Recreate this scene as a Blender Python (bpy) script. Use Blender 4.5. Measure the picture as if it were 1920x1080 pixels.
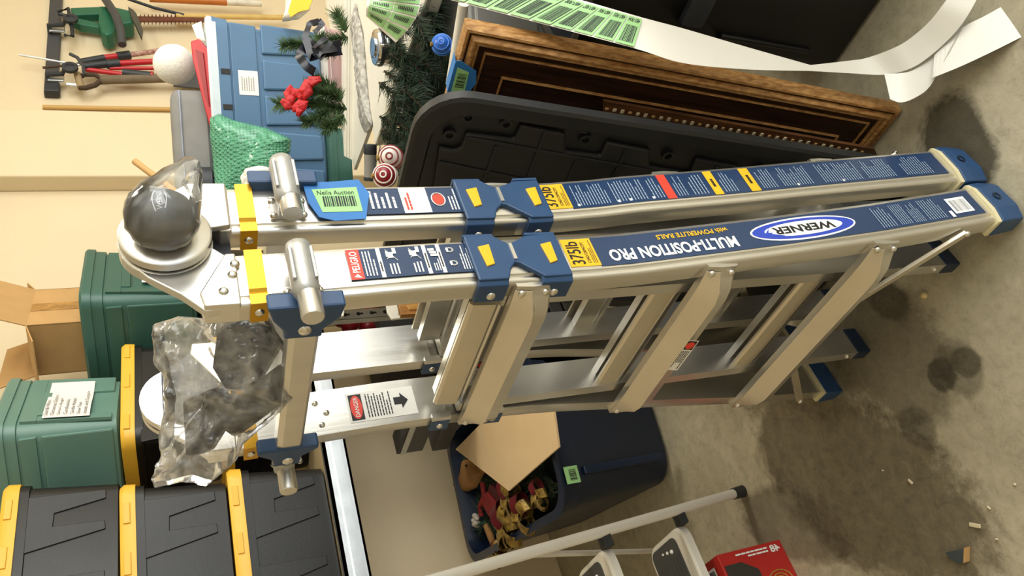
import bpy, bmesh, math, random
from mathutils import Vector, Matrix, noise
random.seed(7)
for o in list(bpy.data.objects): bpy.data.objects.remove(o, do_unlink=True)
SC = bpy.context.scene
COL = SC.collection

# ------------------------------------------------------------------ camera
# The photo was taken with the phone on its side: image right is world down.
FPX, VPX, VPY, CAMH = 1440.0, 217.0, 3270.0, 1.369
dn = Vector((VPX, VPY, FPX)).normalized()            # world down in lens axes (right, down, forward of the upright frame)
fw = Vector((0, 0, 1)); fw = (fw - dn * fw.dot(dn)).normalized()
rt = dn.cross(fw)
HEAD = math.radians(37)                               # back wall runs along X; the lens looks 37 degrees to its right
ch, sh = math.cos(HEAD), math.sin(HEAD)
def lens_to_world(v):
    x, y, z = rt.dot(v), fw.dot(v), -dn.dot(v)
    return Vector((ch * x + sh * y, -sh * x + ch * y, z))
CAM = Vector((0, 0, CAMH))
cu, cv, cf = lens_to_world(Vector((1, 0, 0))), lens_to_world(Vector((0, 1, 0))), lens_to_world(Vector((0, 0, 1)))
camd = bpy.data.cameras.new('camera'); camo = bpy.data.objects.new('camera', camd); COL.objects.link(camo)
m3 = Matrix((cv, cu, -cf)).transposed()
camo.matrix_world = Matrix.Translation(CAM) @ m3.to_4x4()
camd.sensor_fit = 'HORIZONTAL'; camd.sensor_width = 36.0; camd.lens = 36.0 * FPX / 1920.0
camd.clip_start = 0.05; camd.clip_end = 60
SC.camera = camo

# ------------------------------------------------------------------ light
world = bpy.data.worlds.new('overcast_sky'); SC.world = world; world.use_nodes = True
bg = world.node_tree.nodes['Background']; bg.inputs[0].default_value = (0.86, 0.93, 1.0, 1); bg.inputs[1].default_value = 1.1
def area(name, loc, look, sx, sy, power, col):
    d = bpy.data.lights.new(name, 'AREA'); d.shape = 'RECTANGLE'; d.size = sx; d.size_y = sy; d.energy = power; d.color = col
    o = bpy.data.objects.new(name, d); COL.objects.link(o)
    o.location = loc; o.rotation_euler = (Vector(look) - Vector(loc)).to_track_quat('-Z', 'Y').to_euler()
    return o
area('garage_door_daylight', (2.7, -2.3, 1.6), (1.5, 1.2, 0.2), 4.6, 2.3, 250, (0.985, 0.99, 0.94))
area('ceiling_fill_light', (2.6, 0.6, 2.6), (2.6, 0.7, 0.0), 1.2, 0.3, 40, (1.0, 0.93, 0.80))  # overhead fill added to brighten the floor, no known lamp hangs here
SC.view_settings.view_transform = 'Standard'; SC.view_settings.look = 'None'
SC.view_settings.exposure = -0.32; SC.view_settings.gamma = 1.0
SC.view_settings.use_curve_mapping = False

# ------------------------------------------------------------------ pixel -> place on a real plane of the garage
def ray(x, y): return lens_to_world(Vector((540.0 - y, x - 960.0, FPX)))
def PZ(x, y, z=0.0): d = ray(x, y); return CAM + d * ((z - CAMH) / d.z)
def PY(x, y, Y): d = ray(x, y); return CAM + d * (Y / d.y)
def PX(x, y, X): d = ray(x, y); return CAM + d * (X / d.x)
def PD(x, y, zc): return CAM + ray(x, y) * (zc / FPX)
def PP(x, y, o, n): d = ray(x, y); return CAM + d * ((o - CAM).dot(n) / d.dot(n))

# ------------------------------------------------------------------ materials
def lin(h):
    if isinstance(h, str):
        h = h.lstrip('#'); c = [int(h[i:i + 2], 16) / 255 for i in (0, 2, 4)]
        return tuple((v / 12.92 if v <= .04045 else ((v + .055) / 1.055) ** 2.4) for v in c) + (1,)
    return tuple(h) + (1,)
MATS = {}
def mat(name, col, rough=.5, metal=0.0, var=0.12, scale=14.0, bump=0.0, bscale=60.0, spec=.5, stretch=None, col2=None, coat=0.0, trans=0.0, alpha=None, emit=None):
    if name in MATS: return MATS[name]
    m = bpy.data.materials.new(name); m.use_nodes = True; nt = m.node_tree; N = nt.nodes; L = nt.links
    b = N['Principled BSDF']
    tc = N.new('ShaderNodeTexCoord'); mp = N.new('ShaderNodeMapping'); L.new(tc.outputs['Object'], mp.inputs[0])
    if stretch: mp.inputs['Scale'].default_value = stretch
    nz = N.new('ShaderNodeTexNoise'); nz.inputs['Scale'].default_value = scale; nz.inputs['Detail'].default_value = 5
    L.new(mp.outputs[0], nz.inputs['Vector'])
    c = lin(col); c2 = lin(col2) if col2 else tuple(v * (1 - 2 * var) for v in c[:3]) + (1,)
    rp = N.new('ShaderNodeValToRGB'); rp.color_ramp.elements[0].position = .3; rp.color_ramp.elements[1].position = .7
    rp.color_ramp.elements[0].color = c2; rp.color_ramp.elements[1].color = c
    L.new(nz.outputs['Fac'], rp.inputs[0]); L.new(rp.outputs[0], b.inputs['Base Color'])
    mr = N.new('ShaderNodeMapRange'); mr.inputs['To Min'].default_value = max(0, rough - .07); mr.inputs['To Max'].default_value = min(1, rough + .07)
    L.new(nz.outputs['Fac'], mr.inputs['Value']); L.new(mr.outputs[0], b.inputs['Roughness'])
    b.inputs['Metallic'].default_value = metal; b.inputs['Specular IOR Level'].default_value = spec
    b.inputs['Coat Weight'].default_value = coat; b.inputs['Transmission Weight'].default_value = trans
    if alpha is not None: b.inputs['Alpha'].default_value = alpha
    if bump:
        n2 = N.new('ShaderNodeTexNoise'); n2.inputs['Scale'].default_value = bscale; n2.inputs['Detail'].default_value = 3
        L.new(mp.outputs[0], n2.inputs['Vector'])
        bp = N.new('ShaderNodeBump'); bp.inputs['Strength'].default_value = bump; bp.inputs['Distance'].default_value = .004
        L.new(n2.outputs['Fac'], bp.inputs['Height']); L.new(bp.outputs[0], b.inputs['Normal'])
    MATS[name] = m
    return m
def film(name, tint, clear=.7, rough=.12, scale=9.0):
    m = bpy.data.materials.new(name); m.use_nodes = True; nt = m.node_tree; N = nt.nodes; L = nt.links
    N.remove(N['Principled BSDF']); out = N['Material Output']
    tr = N.new('ShaderNodeBsdfTransparent'); gl = N.new('ShaderNodeBsdfGlossy'); df = N.new('ShaderNodeBsdfDiffuse')
    tr.inputs[0].default_value = (1, 1, 1, 1); gl.inputs['Roughness'].default_value = rough; gl.inputs[0].default_value = (1, 1, 1, 1)
    df.inputs[0].default_value = lin(tint)
    tc = N.new('ShaderNodeTexCoord'); nz = N.new('ShaderNodeTexNoise'); nz.inputs['Scale'].default_value = scale; nz.inputs['Detail'].default_value = 6
    nz.inputs['Distortion'].default_value = 1.2; L.new(tc.outputs['Object'], nz.inputs['Vector'])
    mr = N.new('ShaderNodeMapRange'); mr.inputs['From Min'].default_value = .35; mr.inputs['From Max'].default_value = .75
    mr.inputs['To Min'].default_value = 1 - clear - .12; mr.inputs['To Max'].default_value = 1 - clear + .22
    L.new(nz.outputs['Fac'], mr.inputs['Value'])
    m1 = N.new('ShaderNodeMixShader'); L.new(mr.outputs[0], m1.inputs[0]); L.new(tr.outputs[0], m1.inputs[1])
    tl = N.new('ShaderNodeBsdfTranslucent'); tl.inputs[0].default_value = lin(tint); ad = N.new('ShaderNodeAddShader'); L.new(df.outputs[0], ad.inputs[0]); L.new(tl.outputs[0], ad.inputs[1]); L.new(ad.outputs[0], m1.inputs[2])
    fr = N.new('ShaderNodeLayerWeight'); fr.inputs['Blend'].default_value = .34
    m2 = N.new('ShaderNodeMixShader'); L.new(fr.outputs['Fresnel'], m2.inputs[0]); L.new(m1.outputs[0], m2.inputs[1]); L.new(gl.outputs[0], m2.inputs[2])
    L.new(m2.outputs[0], out.inputs['Surface'])
    return m

# ------------------------------------------------------------------ scene-tree helpers
ROOTM = {}
def thing(name, label, cat, loc=(0, 0, 0), rotz=0.0, group=None):
    o = bpy.data.objects.new(name, None); COL.objects.link(o); o.empty_display_size = .05
    o.location = loc; o.rotation_euler = (0, 0, rotz); o['label'] = label; o['category'] = cat
    if group: o['group'] = group
    ROOTM[o] = Matrix.Translation(Vector(loc)) @ Matrix.Rotation(rotz, 4, 'Z')
    return o
def tag(o, label, cat, group=None):
    o['label'] = label; o['category'] = cat
    if group: o['group'] = group
    return o
def structure(o): o['kind'] = 'structure'; return o
class MB:
    def __init__(s): s.v = []; s.f = []
    def add(s, vs, fs):
        n = len(s.v); s.v += [Vector(p) for p in vs]; s.f += [tuple(i + n for i in f) for f in fs]; return s
    def box(s, c, d, R=None):
        c = Vector(c); h = Vector(d) / 2; p = []
        for i in (-1, 1):
            for j in (-1, 1):
                for k in (-1, 1):
                    q = Vector((i * h.x, j * h.y, k * h.z)); p.append(c + (R @ q if R else q))
        return s.add(p, [(0, 1, 3, 2), (4, 6, 7, 5), (0, 4, 5, 1), (2, 3, 7, 6), (0, 2, 6, 4), (1, 5, 7, 3)])
    def mm(s, a, b): a = Vector(a); b = Vector(b); return s.box((a + b) / 2, b - a)
    def prism(s, poly, vec):
        n = len(poly); vec = Vector(vec); p = [Vector(q) for q in poly]
        fs = [tuple(range(n)), tuple(range(2 * n - 1, n - 1, -1))] + [(i, i + n, (i + 1) % n + n, (i + 1) % n) for i in range(n)]
        return s.add(p + [q + vec for q in p], fs)
    def loft(s, rings, cap=True, closed=True):
        n = len(rings[0]); vs = [p for r in rings for p in r]; fs = []
        for k in range(len(rings) - 1):
            for i in range(n if closed else n - 1):
                j = (i + 1) % n; fs.append((k * n + i, k * n + j, (k + 1) * n + j, (k + 1) * n + i))
        if cap: fs.append(tuple(range(n - 1, -1, -1))); fs.append(tuple(range((len(rings) - 1) * n, len(rings) * n)))
        return s.add(vs, fs)
    def tube(s, path, r, seg=8, cap=True):
        path = [Vector(p) for p in path]; rings = []
        up = None
        for i, p in enumerate(path):
            t = (path[min(i + 1, len(path) - 1)] - path[max(i - 1, 0)]).normalized()
            if up is None:
                up = Vector((0, 0, 1)) if abs(t.z) < .9 else Vector((1, 0, 0))
            u = t.cross(up); u = u.normalized() if u.length > 1e-6 else t.orthogonal().normalized()
            w = u.cross(t).normalized(); up = w
            rr = r[i] if isinstance(r, (list, tuple)) else r
            rings.append([p + (u * math.cos(2 * math.pi * k / seg) + w * math.sin(2 * math.pi * k / seg)) * rr for k in range(seg)])
        return s.loft(rings, cap)
    def lathe(s, o, axis, prof, seg=20, sx=1.0, sy=1.0, ref=None):
        o = Vector(o); t = Vector(axis).normalized(); u = (ref - t * t.dot(ref)).normalized() if ref else t.orthogonal().normalized(); w = t.cross(u)
        rings = [[o + t * h + (u * math.cos(2 * math.pi * k / seg) * sx + w * math.sin(2 * math.pi * k / seg) * sy) * max(r, 1e-4) for k in range(seg)] for r, h in prof]
        return s.loft(rings, True)
    def ball(s, c, r, seg=12, rings=7, sc=(1, 1, 1)):
        c = Vector(c); rs = []
        for i in range(rings + 1):
            th = math.pi * min(max(i / rings, .02), .98)
            rs.append([c + Vector((r * sc[0] * math.sin(th) * math.cos(2 * math.pi * k / seg), r * sc[1] * math.sin(th) * math.sin(2 * math.pi * k / seg), r * sc[2] * math.cos(th))) for k in range(seg)])
        return s.loft(rs, True)
    def build(s, name, m, parent=None, world=True, smooth=None, bevel=0.0, kind=None, label=None):
        vs = s.v
        if parent is not None and parent in ROOTM and world:
            inv = ROOTM[parent].inverted(); vs = [inv @ p for p in vs]
        me = bpy.data.meshes.new(name); me.from_pydata([tuple(p) for p in vs], [], s.f)
        bm = bmesh.new(); bm.from_mesh(me); bmesh.ops.recalc_face_normals(bm, faces=bm.faces[:]); bm.to_mesh(me); bm.free()
        me.materials.append(m)
        if smooth is not None:
            me.shade_smooth(); me.set_sharp_from_angle(angle=math.radians(smooth))
        o = bpy.data.objects.new(name, me); COL.objects.link(o)
        if parent is not None:
            o.parent = parent
            if parent in ROOTM: ROOTM[o] = ROOTM[parent]
        if bevel:
            b = o.modifiers.new('bevel', 'BEVEL'); b.width = bevel; b.segments = 2; b.limit_method = 'ANGLE'; b.angle_limit = math.radians(40)
        if kind: o['kind'] = kind
        if label: o['label'] = label
        return o
def rring(cx, cy, z, hx, hy, r, seg=4):
    r = min(r, hx, hy); p = []
    for qx, qy, a0 in ((1, 1, 0), (-1, 1, 90), (-1, -1, 180), (1, -1, 270)):
        for k in range(seg + 1):
            a = math.radians(a0 + 90 * k / seg); p.append(Vector((cx + qx * (hx - r) + r * math.cos(a), cy + qy * (hy - r) + r * math.sin(a), z)))
    return p
TXT = {}
def text_geo(s, bold=0.0):
    if (s, bold) in TXT: return TXT[(s, bold)]
    cu_ = bpy.data.curves.new('t', 'FONT'); cu_.body = s; cu_.offset = bold; cu_.resolution_u = 3
    ob = bpy.data.objects.new('t', cu_); COL.objects.link(ob)
    me = bpy.data.meshes.new_from_object(ob); v = [tuple(p.co) for p in me.vertices]; f = [tuple(p.vertices) for p in me.polygons]
    bpy.data.objects.remove(ob); bpy.data.curves.remove(cu_); bpy.data.meshes.remove(me)
    x0 = min(p[0] for p in v); x1 = max(p[0] for p in v); y0 = min(p[1] for p in v); y1 = max(p[1] for p in v)
    TXT[(s, bold)] = ([((p[0] - x0) / (x1 - x0), (p[1] - y0) / (y1 - y0)) for p in v], f)
    return TXT[(s, bold)]
def put_text(mb, s, fn, w, h, bold=0.0):
    """text squeezed into w by h; fn(x, y) gives the place of a point of the text"""
    v, f = text_geo(s, bold); mb.add([fn(p[0] * w, p[1] * h) for p in v], f); return mb
def frame(o, r, u): o, r, u = Vector(o), Vector(r), Vector(u); return lambda x, y: o + r * x + u * y
def quad(mb, fn, x0, y0, x1, y1): mb.add([fn(x0, y0), fn(x1, y0), fn(x1, y1), fn(x0, y1)], [(0, 1, 2, 3)])
def fine_print(mb, fn, x0, y0, x1, y1, rows, seed=1, fill=.55):
    rnd = random.Random(seed); h = (y1 - y0) / rows
    for i in range(rows):
        x = x0; yb = y0 + i * h; end = x1 - (x1 - x0) * rnd.choice((0, 0, .1, .35))
        while x < end - 1e-6:
            w = min(rnd.uniform(.06, .2) * (x1 - x0), end - x); quad(mb, fn, x, yb + h * (1 - fill) / 2, x + w * .88, yb + h * (1 + fill) / 2); x += w
def barcode(mb, fn, x0, y0, x1, y1, seed=1, n=22):
    rnd = random.Random(seed); x = x0; step = (x1 - x0) / n
    for i in range(n):
        quad(mb, fn, x, y0, x + step * rnd.choice((.3, .45, .7)), y1); x += step
def pillow(mb, outline, nrm, thick, wr=.004, n=26, seed=0, freq=14, back=.35):
    """closed puffy sheet over a planar outline: wrinkled front and flatter back, tapering to the edge"""
    nrm = Vector(nrm).normalized(); c = sum((Vector(p) for p in outline), Vector()) / len(outline); P = [Vector(p) for p in outline]
    ns = n; rings_f = []; off = Vector((seed * 3.1, seed * 1.7, seed * .9))
    pts = []
    m = len(P); per = max(1, (4 * n) // m)
    for i in range(m):
        for k in range(per): pts.append(P[i].lerp(P[(i + 1) % m], k / per))
    rf = []; R = max(6, n // 2)
    for i in range(R + 1):
        t = i / R; rg = []; rb = []
        for p in pts:
            q = c.lerp(p, max(t, .01)); hgt = thick * math.sqrt(max(0, 1 - t ** 2.6))
            w = noise.fractal(q * freq + off, 1.0, 2.0, 4) * wr * (1.0 if t < 1 else .6)
            w2 = noise.ridged_multi_fractal(q * freq * .6 + off, 1.0, 2.0, 3, 1.0, 2.0) * wr
            rg.append(q + nrm * (hgt + w + w2 * .8)); rb.append(q - nrm * (hgt * back + w * .3))
        rf.append((rg, rb))
    rings = [a for a, b in rf] + [b for a, b in reversed(rf[:-1])]
    return mb.loft(rings, True)
# ------------------------------------------------------------------ materials of the place
def wall_mat():
    m = mat('painted_drywall', '#e2d1b0', .75, var=.02, scale=3, bump=.22, bscale=90, spec=.25); return m
M_wall = wall_mat()
def concrete():
    m = bpy.data.materials.new('stained_concrete'); m.use_nodes = True; nt = m.node_tree; N = nt.nodes; L = nt.links; b = N['Principled BSDF']
    tc = N.new('ShaderNodeTexCoord')
    def nz(scale, detail=6, dist=0.0, rough=.6):
        n = N.new('ShaderNodeTexNoise'); n.inputs['Scale'].default_value = scale; n.inputs['Detail'].default_value = detail
        n.inputs['Distortion'].default_value = dist; n.inputs['Roughness'].default_value = rough; L.new(tc.outputs['Object'], n.inputs['Vector']); return n
    def ramp(src, a, b_, ca, cb):
        r = N.new('ShaderNodeValToRGB'); r.color_ramp.elements[0].position = a; r.color_ramp.elements[1].position = b_
        r.color_ramp.elements[0].color = ca; r.color_ramp.elements[1].color = cb; L.new(src, r.inputs[0]); return r
    def mix(f, a, b_, mode='MIX'):
        x = N.new('ShaderNodeMix'); x.data_type = 'RGBA'; x.blend_type = mode
        if isinstance(f, float): x.inputs[0].default_value = f
        else: L.new(f, x.inputs[0])
        L.new(a, x.inputs[6]); L.new(b_, x.inputs[7]); return x.outputs[2]
    base = ramp(nz(26, 9, .4, .7).outputs['Fac'], .3, .72, lin('#918a72'), lin('#c4bca2'))
    big = ramp(nz(2.6, 4, .3).outputs['Fac'], .35, .65, lin('#a69e88'), lin('#d0c8b0'))
    c = mix(.5, base.outputs[0], big.outputs[0])
    speck = ramp(nz(34, 12, .4, .85).outputs['Fac'], .30, .52, lin('#8d8270'), lin('#ffffff')); c = mix(.4, c, mix(1.0, c, speck.outputs[0], 'MULTIPLY'))
    # oily patch with a ragged edge in the middle of the slab, as on the real floor
    sep = N.new('ShaderNodeSeparateXYZ'); L.new(tc.outputs['Object'], sep.inputs[0])
    def blot(cx, cy, rx, ry, ang):
        mp = N.new('ShaderNodeMapping'); mp.vector_type = 'TEXTURE'; mp.inputs['Location'].default_value = (cx, cy, 0); mp.inputs['Rotation'].default_value = (0, 0, ang)
        mp.inputs['Scale'].default_value = (rx, ry, 1); L.new(tc.outputs['Object'], mp.inputs[0])
        ln = N.new('ShaderNodeVectorMath'); ln.operation = 'LENGTH'; L.new(mp.outputs[0], ln.inputs[0])
        e = nz(9, 12, .3, .72); ad = N.new('ShaderNodeMath'); ad.operation = 'MULTIPLY_ADD'; ad.inputs[1].default_value = 1.1
        L.new(e.outputs['Fac'], ad.inputs[0]); L.new(ln.outputs['Value'], ad.inputs[2])
        mr = N.new('ShaderNodeMapRange'); mr.inputs['From Min'].default_value = 1.36; mr.inputs['From Max'].default_value = 1.6; mr.inputs['To Min'].default_value = 1; mr.inputs['To Max'].default_value = 0; L.new(ad.outputs[0], mr.inputs['Value']); return mr
    for (cx, cy, rx, ry, an, colr, st) in BLOTS:
        k = blot(cx, cy, rx, ry, an); dk = N.new('ShaderNodeRGB'); dk.outputs[0].default_value = lin(colr)
        fac = N.new('ShaderNodeMath'); fac.operation = 'MULTIPLY'; fac.inputs[1].default_value = st; L.new(k.outputs[0], fac.inputs[0])
        grain = ramp(nz(30, 12, .5, .8).outputs['Fac'], .38, .62, lin('#5f5644'), lin('#ffffff'))
        c = mix(fac.outputs[0], c, mix(.75, dk.outputs[0], mix(1.0, dk.outputs[0], grain.outputs[0], 'MULTIPLY')))
    L.new(c, b.inputs['Base Color']); b.inputs['Roughness'].default_value = .62; b.inputs['Specular IOR Level'].default_value = .35
    bp = N.new('ShaderNodeBump'); bp.inputs['Strength'].default_value = .25; bp.inputs['Distance'].default_value = .003
    L.new(nz(120, 5, .2).outputs['Fac'], bp.inputs['Height']); L.new(bp.outputs[0], b.inputs['Normal'])
    return m
def fl(x, y): p = PZ(x, y, 0); return p.x, p.y
BLOTS = []
for (x, y, rx, ry, an, c, st) in ((1600, 900, .36, .20, .6, '#6d624c', .8), (1640, 640, .22, .15, .2, '#6c614c', .65), (1790, 300, .14, .08, -.5, '#403a2e', .85),
                                  (1480, 980, .20, .10, 1.0, '#5f5643', .6), (1800, 690, .06, .05, 0, '#5c5242', .5), (1460, 700, .3, .12, .9, '#75694f', .5), (1765, 705, .034, .034, 0, '#4a4438', .8), (1812, 680, .030, .030, 0, '#57503f', .7), (1660, 560, .07, .04, .3, '#4f493b', .6), (1720, 800, .05, .04, .3, '#5a5242', .6)):
    p = fl(x, y); BLOTS.append((p[0], p[1], rx, ry, an, c, st))
M_floor = concrete()
M_ceil = mat('ceiling_paint', '#ece4d2', .8, var=.02)
WY = 2.95
structure(MB().mm((-3.0, -3.0, -.12), (5.4, WY + .12, 0)).build('floor', M_floor))
structure(MB().mm((-3.0, WY, 0), (5.4, WY + .12, 2.7)).build('wall_back', M_wall))
structure(MB().mm((-3.12, -3.0, 0), (-3.0, WY, 2.7)).build('wall_left', M_wall))
structure(MB().mm((5.4, -3.0, 0), (5.52, WY, 2.7)).build('wall_right', M_wall))
structure(MB().mm((-3.1, -3.0, 2.7), (5.5, WY + .1, 2.82)).build('ceiling', M_ceil))
structure(MB().mm((-3.0, -3.12, 2.45), (5.4, -3.0, 2.7)).build('wall_front', M_wall))
cx0, cx1 = PY(10, 330, WY - .1).x, PY(10, 203, WY - .1).x
structure(MB().mm((cx0, WY - .1, 0), (cx1, WY, 2.7)).build('trim_1', M_wall, bevel=.008))
# ------------------------------------------------------------------ the ladder
M_alu = mat('brushed_aluminium', '#dad7cf', .30, .90, var=.05, scale=30, stretch=(1, 1, .06), bump=.05, bscale=200)
M_alu2 = mat('milled_aluminium', '#dad8d2', .30, .86, var=.06, scale=9, bump=.03)
M_tread = None
def tread():
    m = mat('ribbed_aluminium_tread', '#dfd6c4', .42, .75, var=.05)
    nt = m.node_tree; N = nt.nodes; L = nt.links; b = N['Principled BSDF']
    tc = N.new('ShaderNodeTexCoord'); w = N.new('ShaderNodeTexWave'); w.wave_type = 'BANDS'; w.bands_direction = 'Z'; w.inputs['Scale'].default_value = 130
    L.new(tc.outputs['Object'], w.inputs['Vector']); bp = N.new('ShaderNodeBump'); bp.inputs['Strength'].default_value = .18; bp.inputs['Distance'].default_value = .001
    L.new(w.outputs['Fac'], bp.inputs['Height']); L.new(bp.outputs[0], b.inputs['Normal']); return m
M_tread = tread()
M_satin = mat('satin_aluminium', '#dcd3c0', .4, .8, var=.04)
M_cast = mat('cast_grey_metal', '#b9b9b6', .42, .55, var=.06, scale=40, bump=.1, bscale=150)
M_rivet = mat('rivet_steel', '#e2e0da', .25, 1.0, var=.03)
M_blue = mat('navy_plastic', '#24466e', .42, var=.05, spec=.5)
M_navy = mat('navy_label_print', '#14335a', .32, var=.03, coat=.3)
M_gold = mat('yellow_anodised', '#c8960f', .3, .45, var=.05)
M_yel = mat('yellow_plastic', '#e9b418', .45, var=.03)
M_red = mat('red_label_print', '#e8402c', .4, var=.02)
M_white = mat('white_print', '#f2f2ee', .45, var=.01)
M_black = mat('black_print', '#101010', .5, var=.01)
M_char = mat('charcoal_plastic', '#2c3036', .5, var=.1, bump=.1)
M_capn = mat('dark_blue_end_cap', '#14263c', .5)

LZ = math.radians(-88.2)
ladder = thing('folding_ladder', 'folded aluminium multi-position ladder with navy blue joints and label strips', 'ladder', (.564, .953, 0), LZ)
def itp(x, xs, ys):
    if x <= xs[0]: return ys[0]
    for i in range(len(xs) - 1):
        if x <= xs[i + 1]: return ys[i] + (ys[i + 1] - ys[i]) * (x - xs[i]) / (xs[i + 1] - xs[i])
    return ys[-1]
LC = .012
def hw(z): return itp(z, [0, .12, .5, .75, .82, .88, 1.5], [.296, .277, .223, .192, .187, .185, .185])
def bn(z): return itp(z, [0, .3, .6, .9, 1.05, 1.34], [0, -.003, .003, .010, .010, 0])
def bf(z): return itp(z, [0, .13, .4, .7, 1.1, 1.34], [.095, .103, .116, .127, .122, .120])
def rp(side, half, z, o, b):          # point on a rail: o outward from its outer face, b depth from its front edge
    return Vector((LC + side * (hw(z) + o), (bn if half == 0 else bf)(z) + b, z))
DEP = .080
PROF = [(-.030, 0), (-.005, 0), (-.0025, .0015), (-.001, .004), (-.001, .007), (-.005, .0095), (-.005, .0125), (-.001, .015), (0, .018), (.0006, .045), (0, .072), (-.002, DEP), (-.030, DEP)]
def rail(side, half, z0, z1, name, grow=0.0, n=14):
    rings = []
    for i in range(n + 1):
        z = z0 + (z1 - z0) * i / n
        pr = PROF if half == 0 else [(o, DEP - b) for o, b in PROF] if False else PROF
        rings.append([rp(side, half, z, o + (grow if o > -.02 else 0), b) for o, b in pr])
    return MB().loft(rings).build(name, M_alu, ladder, world=False, smooth=35)
def lbuild(mb, name, m, parent=None, **k): return mb.build(name, m, parent or ladder, world=False, **k)
def rivet(parent, p, axis, r=.006):
    p = Vector(p); return lbuild(MB().lathe(p, axis, [(r, -.002), (r, .0008), (r * .75, .0028), (r * .3, .0038)], 10), 'rivet', M_rivet, parent, smooth=50)
def opatch(side, half, z0, z1, b0, b1, o=.0012, n=6):   # thin panel lying on a rail's outer face
    mb = MB(); nz_ = max(2, int((z1 - z0) / .03))
    fr = [[rp(side, half, z0 + (z1 - z0) * i / nz_, o, b0), rp(side, half, z0 + (z1 - z0) * i / nz_, o, b1), rp(side, half, z0 + (z1 - z0) * i / nz_, o - .0012, b1), rp(side, half, z0 + (z1 - z0) * i / nz_, o - .0012, b0)] for i in range(nz_ + 1)]
    return mb.loft(fr)
rails = {}
for side in (1, -1):
    for half in (0, 1):
        up = rail(side, half, .90, 1.300, 'upper_rail', -.0015)
        lo = rail(side, half, .062, .965, 'flared_rail', .0, 30)
        rails[(side, half, 'u')] = up; rails[(side, half, 'l')] = lo
        # slanted top stub that carries the hinge plate
        b0 = (bn if half == 0 else bf)(1.3)
        top = [(b0, 1.298), (b0 + DEP, 1.298), (b0 + DEP, 1.298 + (.012 if half == 0 else .050)), (b0 + (.02 if half == 0 else .06), 1.342 if half == 0 else 1.352), (b0, 1.338 if half == 0 else 1.312)]
        a1 = LC + side * .1875; a0 = LC + side * .152
        st = lbuild(MB().prism([(a0, b, z) for b, z in top], (a1 - a0, 0, 0)), 'hinge_socket', M_alu2, bevel=.002)
        for (db, z) in ((.02, 1.316), (.045, 1.304), (.062, 1.322 if half else 1.300)):
            rivet(st, (a1, b0 + db, z + (.006 if half else 0)), (side, 0, 0))
        # yellow band
        z = 1.2775
        band = lbuild(MB().loft([[rp(side, half, zz, o, b) for o, b in ((-.032, -.003), (.003, -.003), (.0035, .012), (.001, .016), (.0035, .020), (.0035, DEP + .003), (-.032, DEP + .003))] for zz in (z - .0105, z + .0105)]), 'yellow_band', M_gold, smooth=30)
        rivet(band, rp(side, half, z, -.014, -.003), (0, -1, 0))
        # inner telescoping rail, straight to the floor
        ai = LC + side * .150; zb = .045 if half == 0 else .03
        bb = .014 if half == 0 else .126
        ir = lbuild(MB().loft([[Vector((ai, bb, zz)), Vector((ai, bb + .060, zz)), Vector((ai - side * .004, bb + .060, zz)), Vector((ai - side * .004, bb + .056, zz)), Vector((ai - side * .022, bb + .060, zz)), Vector((ai - side * .022, bb, zz))] for zz in (zb + .006, .95)]), 'inner_rail', M_alu2)
        ic = lbuild(MB().mm((min(ai + side * .003, ai - side * .024), bb - .002, zb - .03), (max(ai + side * .003, ai - side * .024), bb + .062, zb + .008)), 'inner_end_cap', M_capn, bevel=.004)
        rivet(ir, (ai - side * .011, bb - .0005, zb + .03), (0, -1, 0), .005)
        # foot
        zt = .066
        def fr_(z, g, sh_=0.0, cut=0.0): return [rp(side, half, z, o, b) for o, b in ((-.034 - g, -.004 - g), (-.002 + g - cut, -.004 - g + cut * .3), (.004 + g - cut * .6, .02), (.004 + g - cut * .6, DEP - .01), (-.002 + g - cut, DEP + .004 + g - cut), (-.034 - g, DEP + .004 + g - cut))]
        yb = lbuild(MB().loft([fr_(zt - .002, .0015), fr_(zt + .006, .0015)]), 'foot_seal', mat('pale_seal', '#d9cfa8', .5, var=.05))
        ft = lbuild(MB().loft([fr_(.0, -.002, cut=.012), fr_(.012, .002, cut=.003), fr_(.045, .003), fr_(zt - .002, .003)]), 'foot', M_blue, bevel=.003)
        lbuild(MB().lathe(rp(side, half, .04, .0085, .045), (side, 0, 0), [(.008, -.003), (.008, 0), (.005, 0), (.005, -.002)], 14), 'foot_bolt', M_capn, ft)
        lbuild(MB().loft([[rp(side, half, z, o, b) for o, b in ((.004, .028), (.0062, .034), (.0062, .056), (.004, .062))] for z in (.048, .063)]), 'yellow_tab', M_yel, ft)

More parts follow.
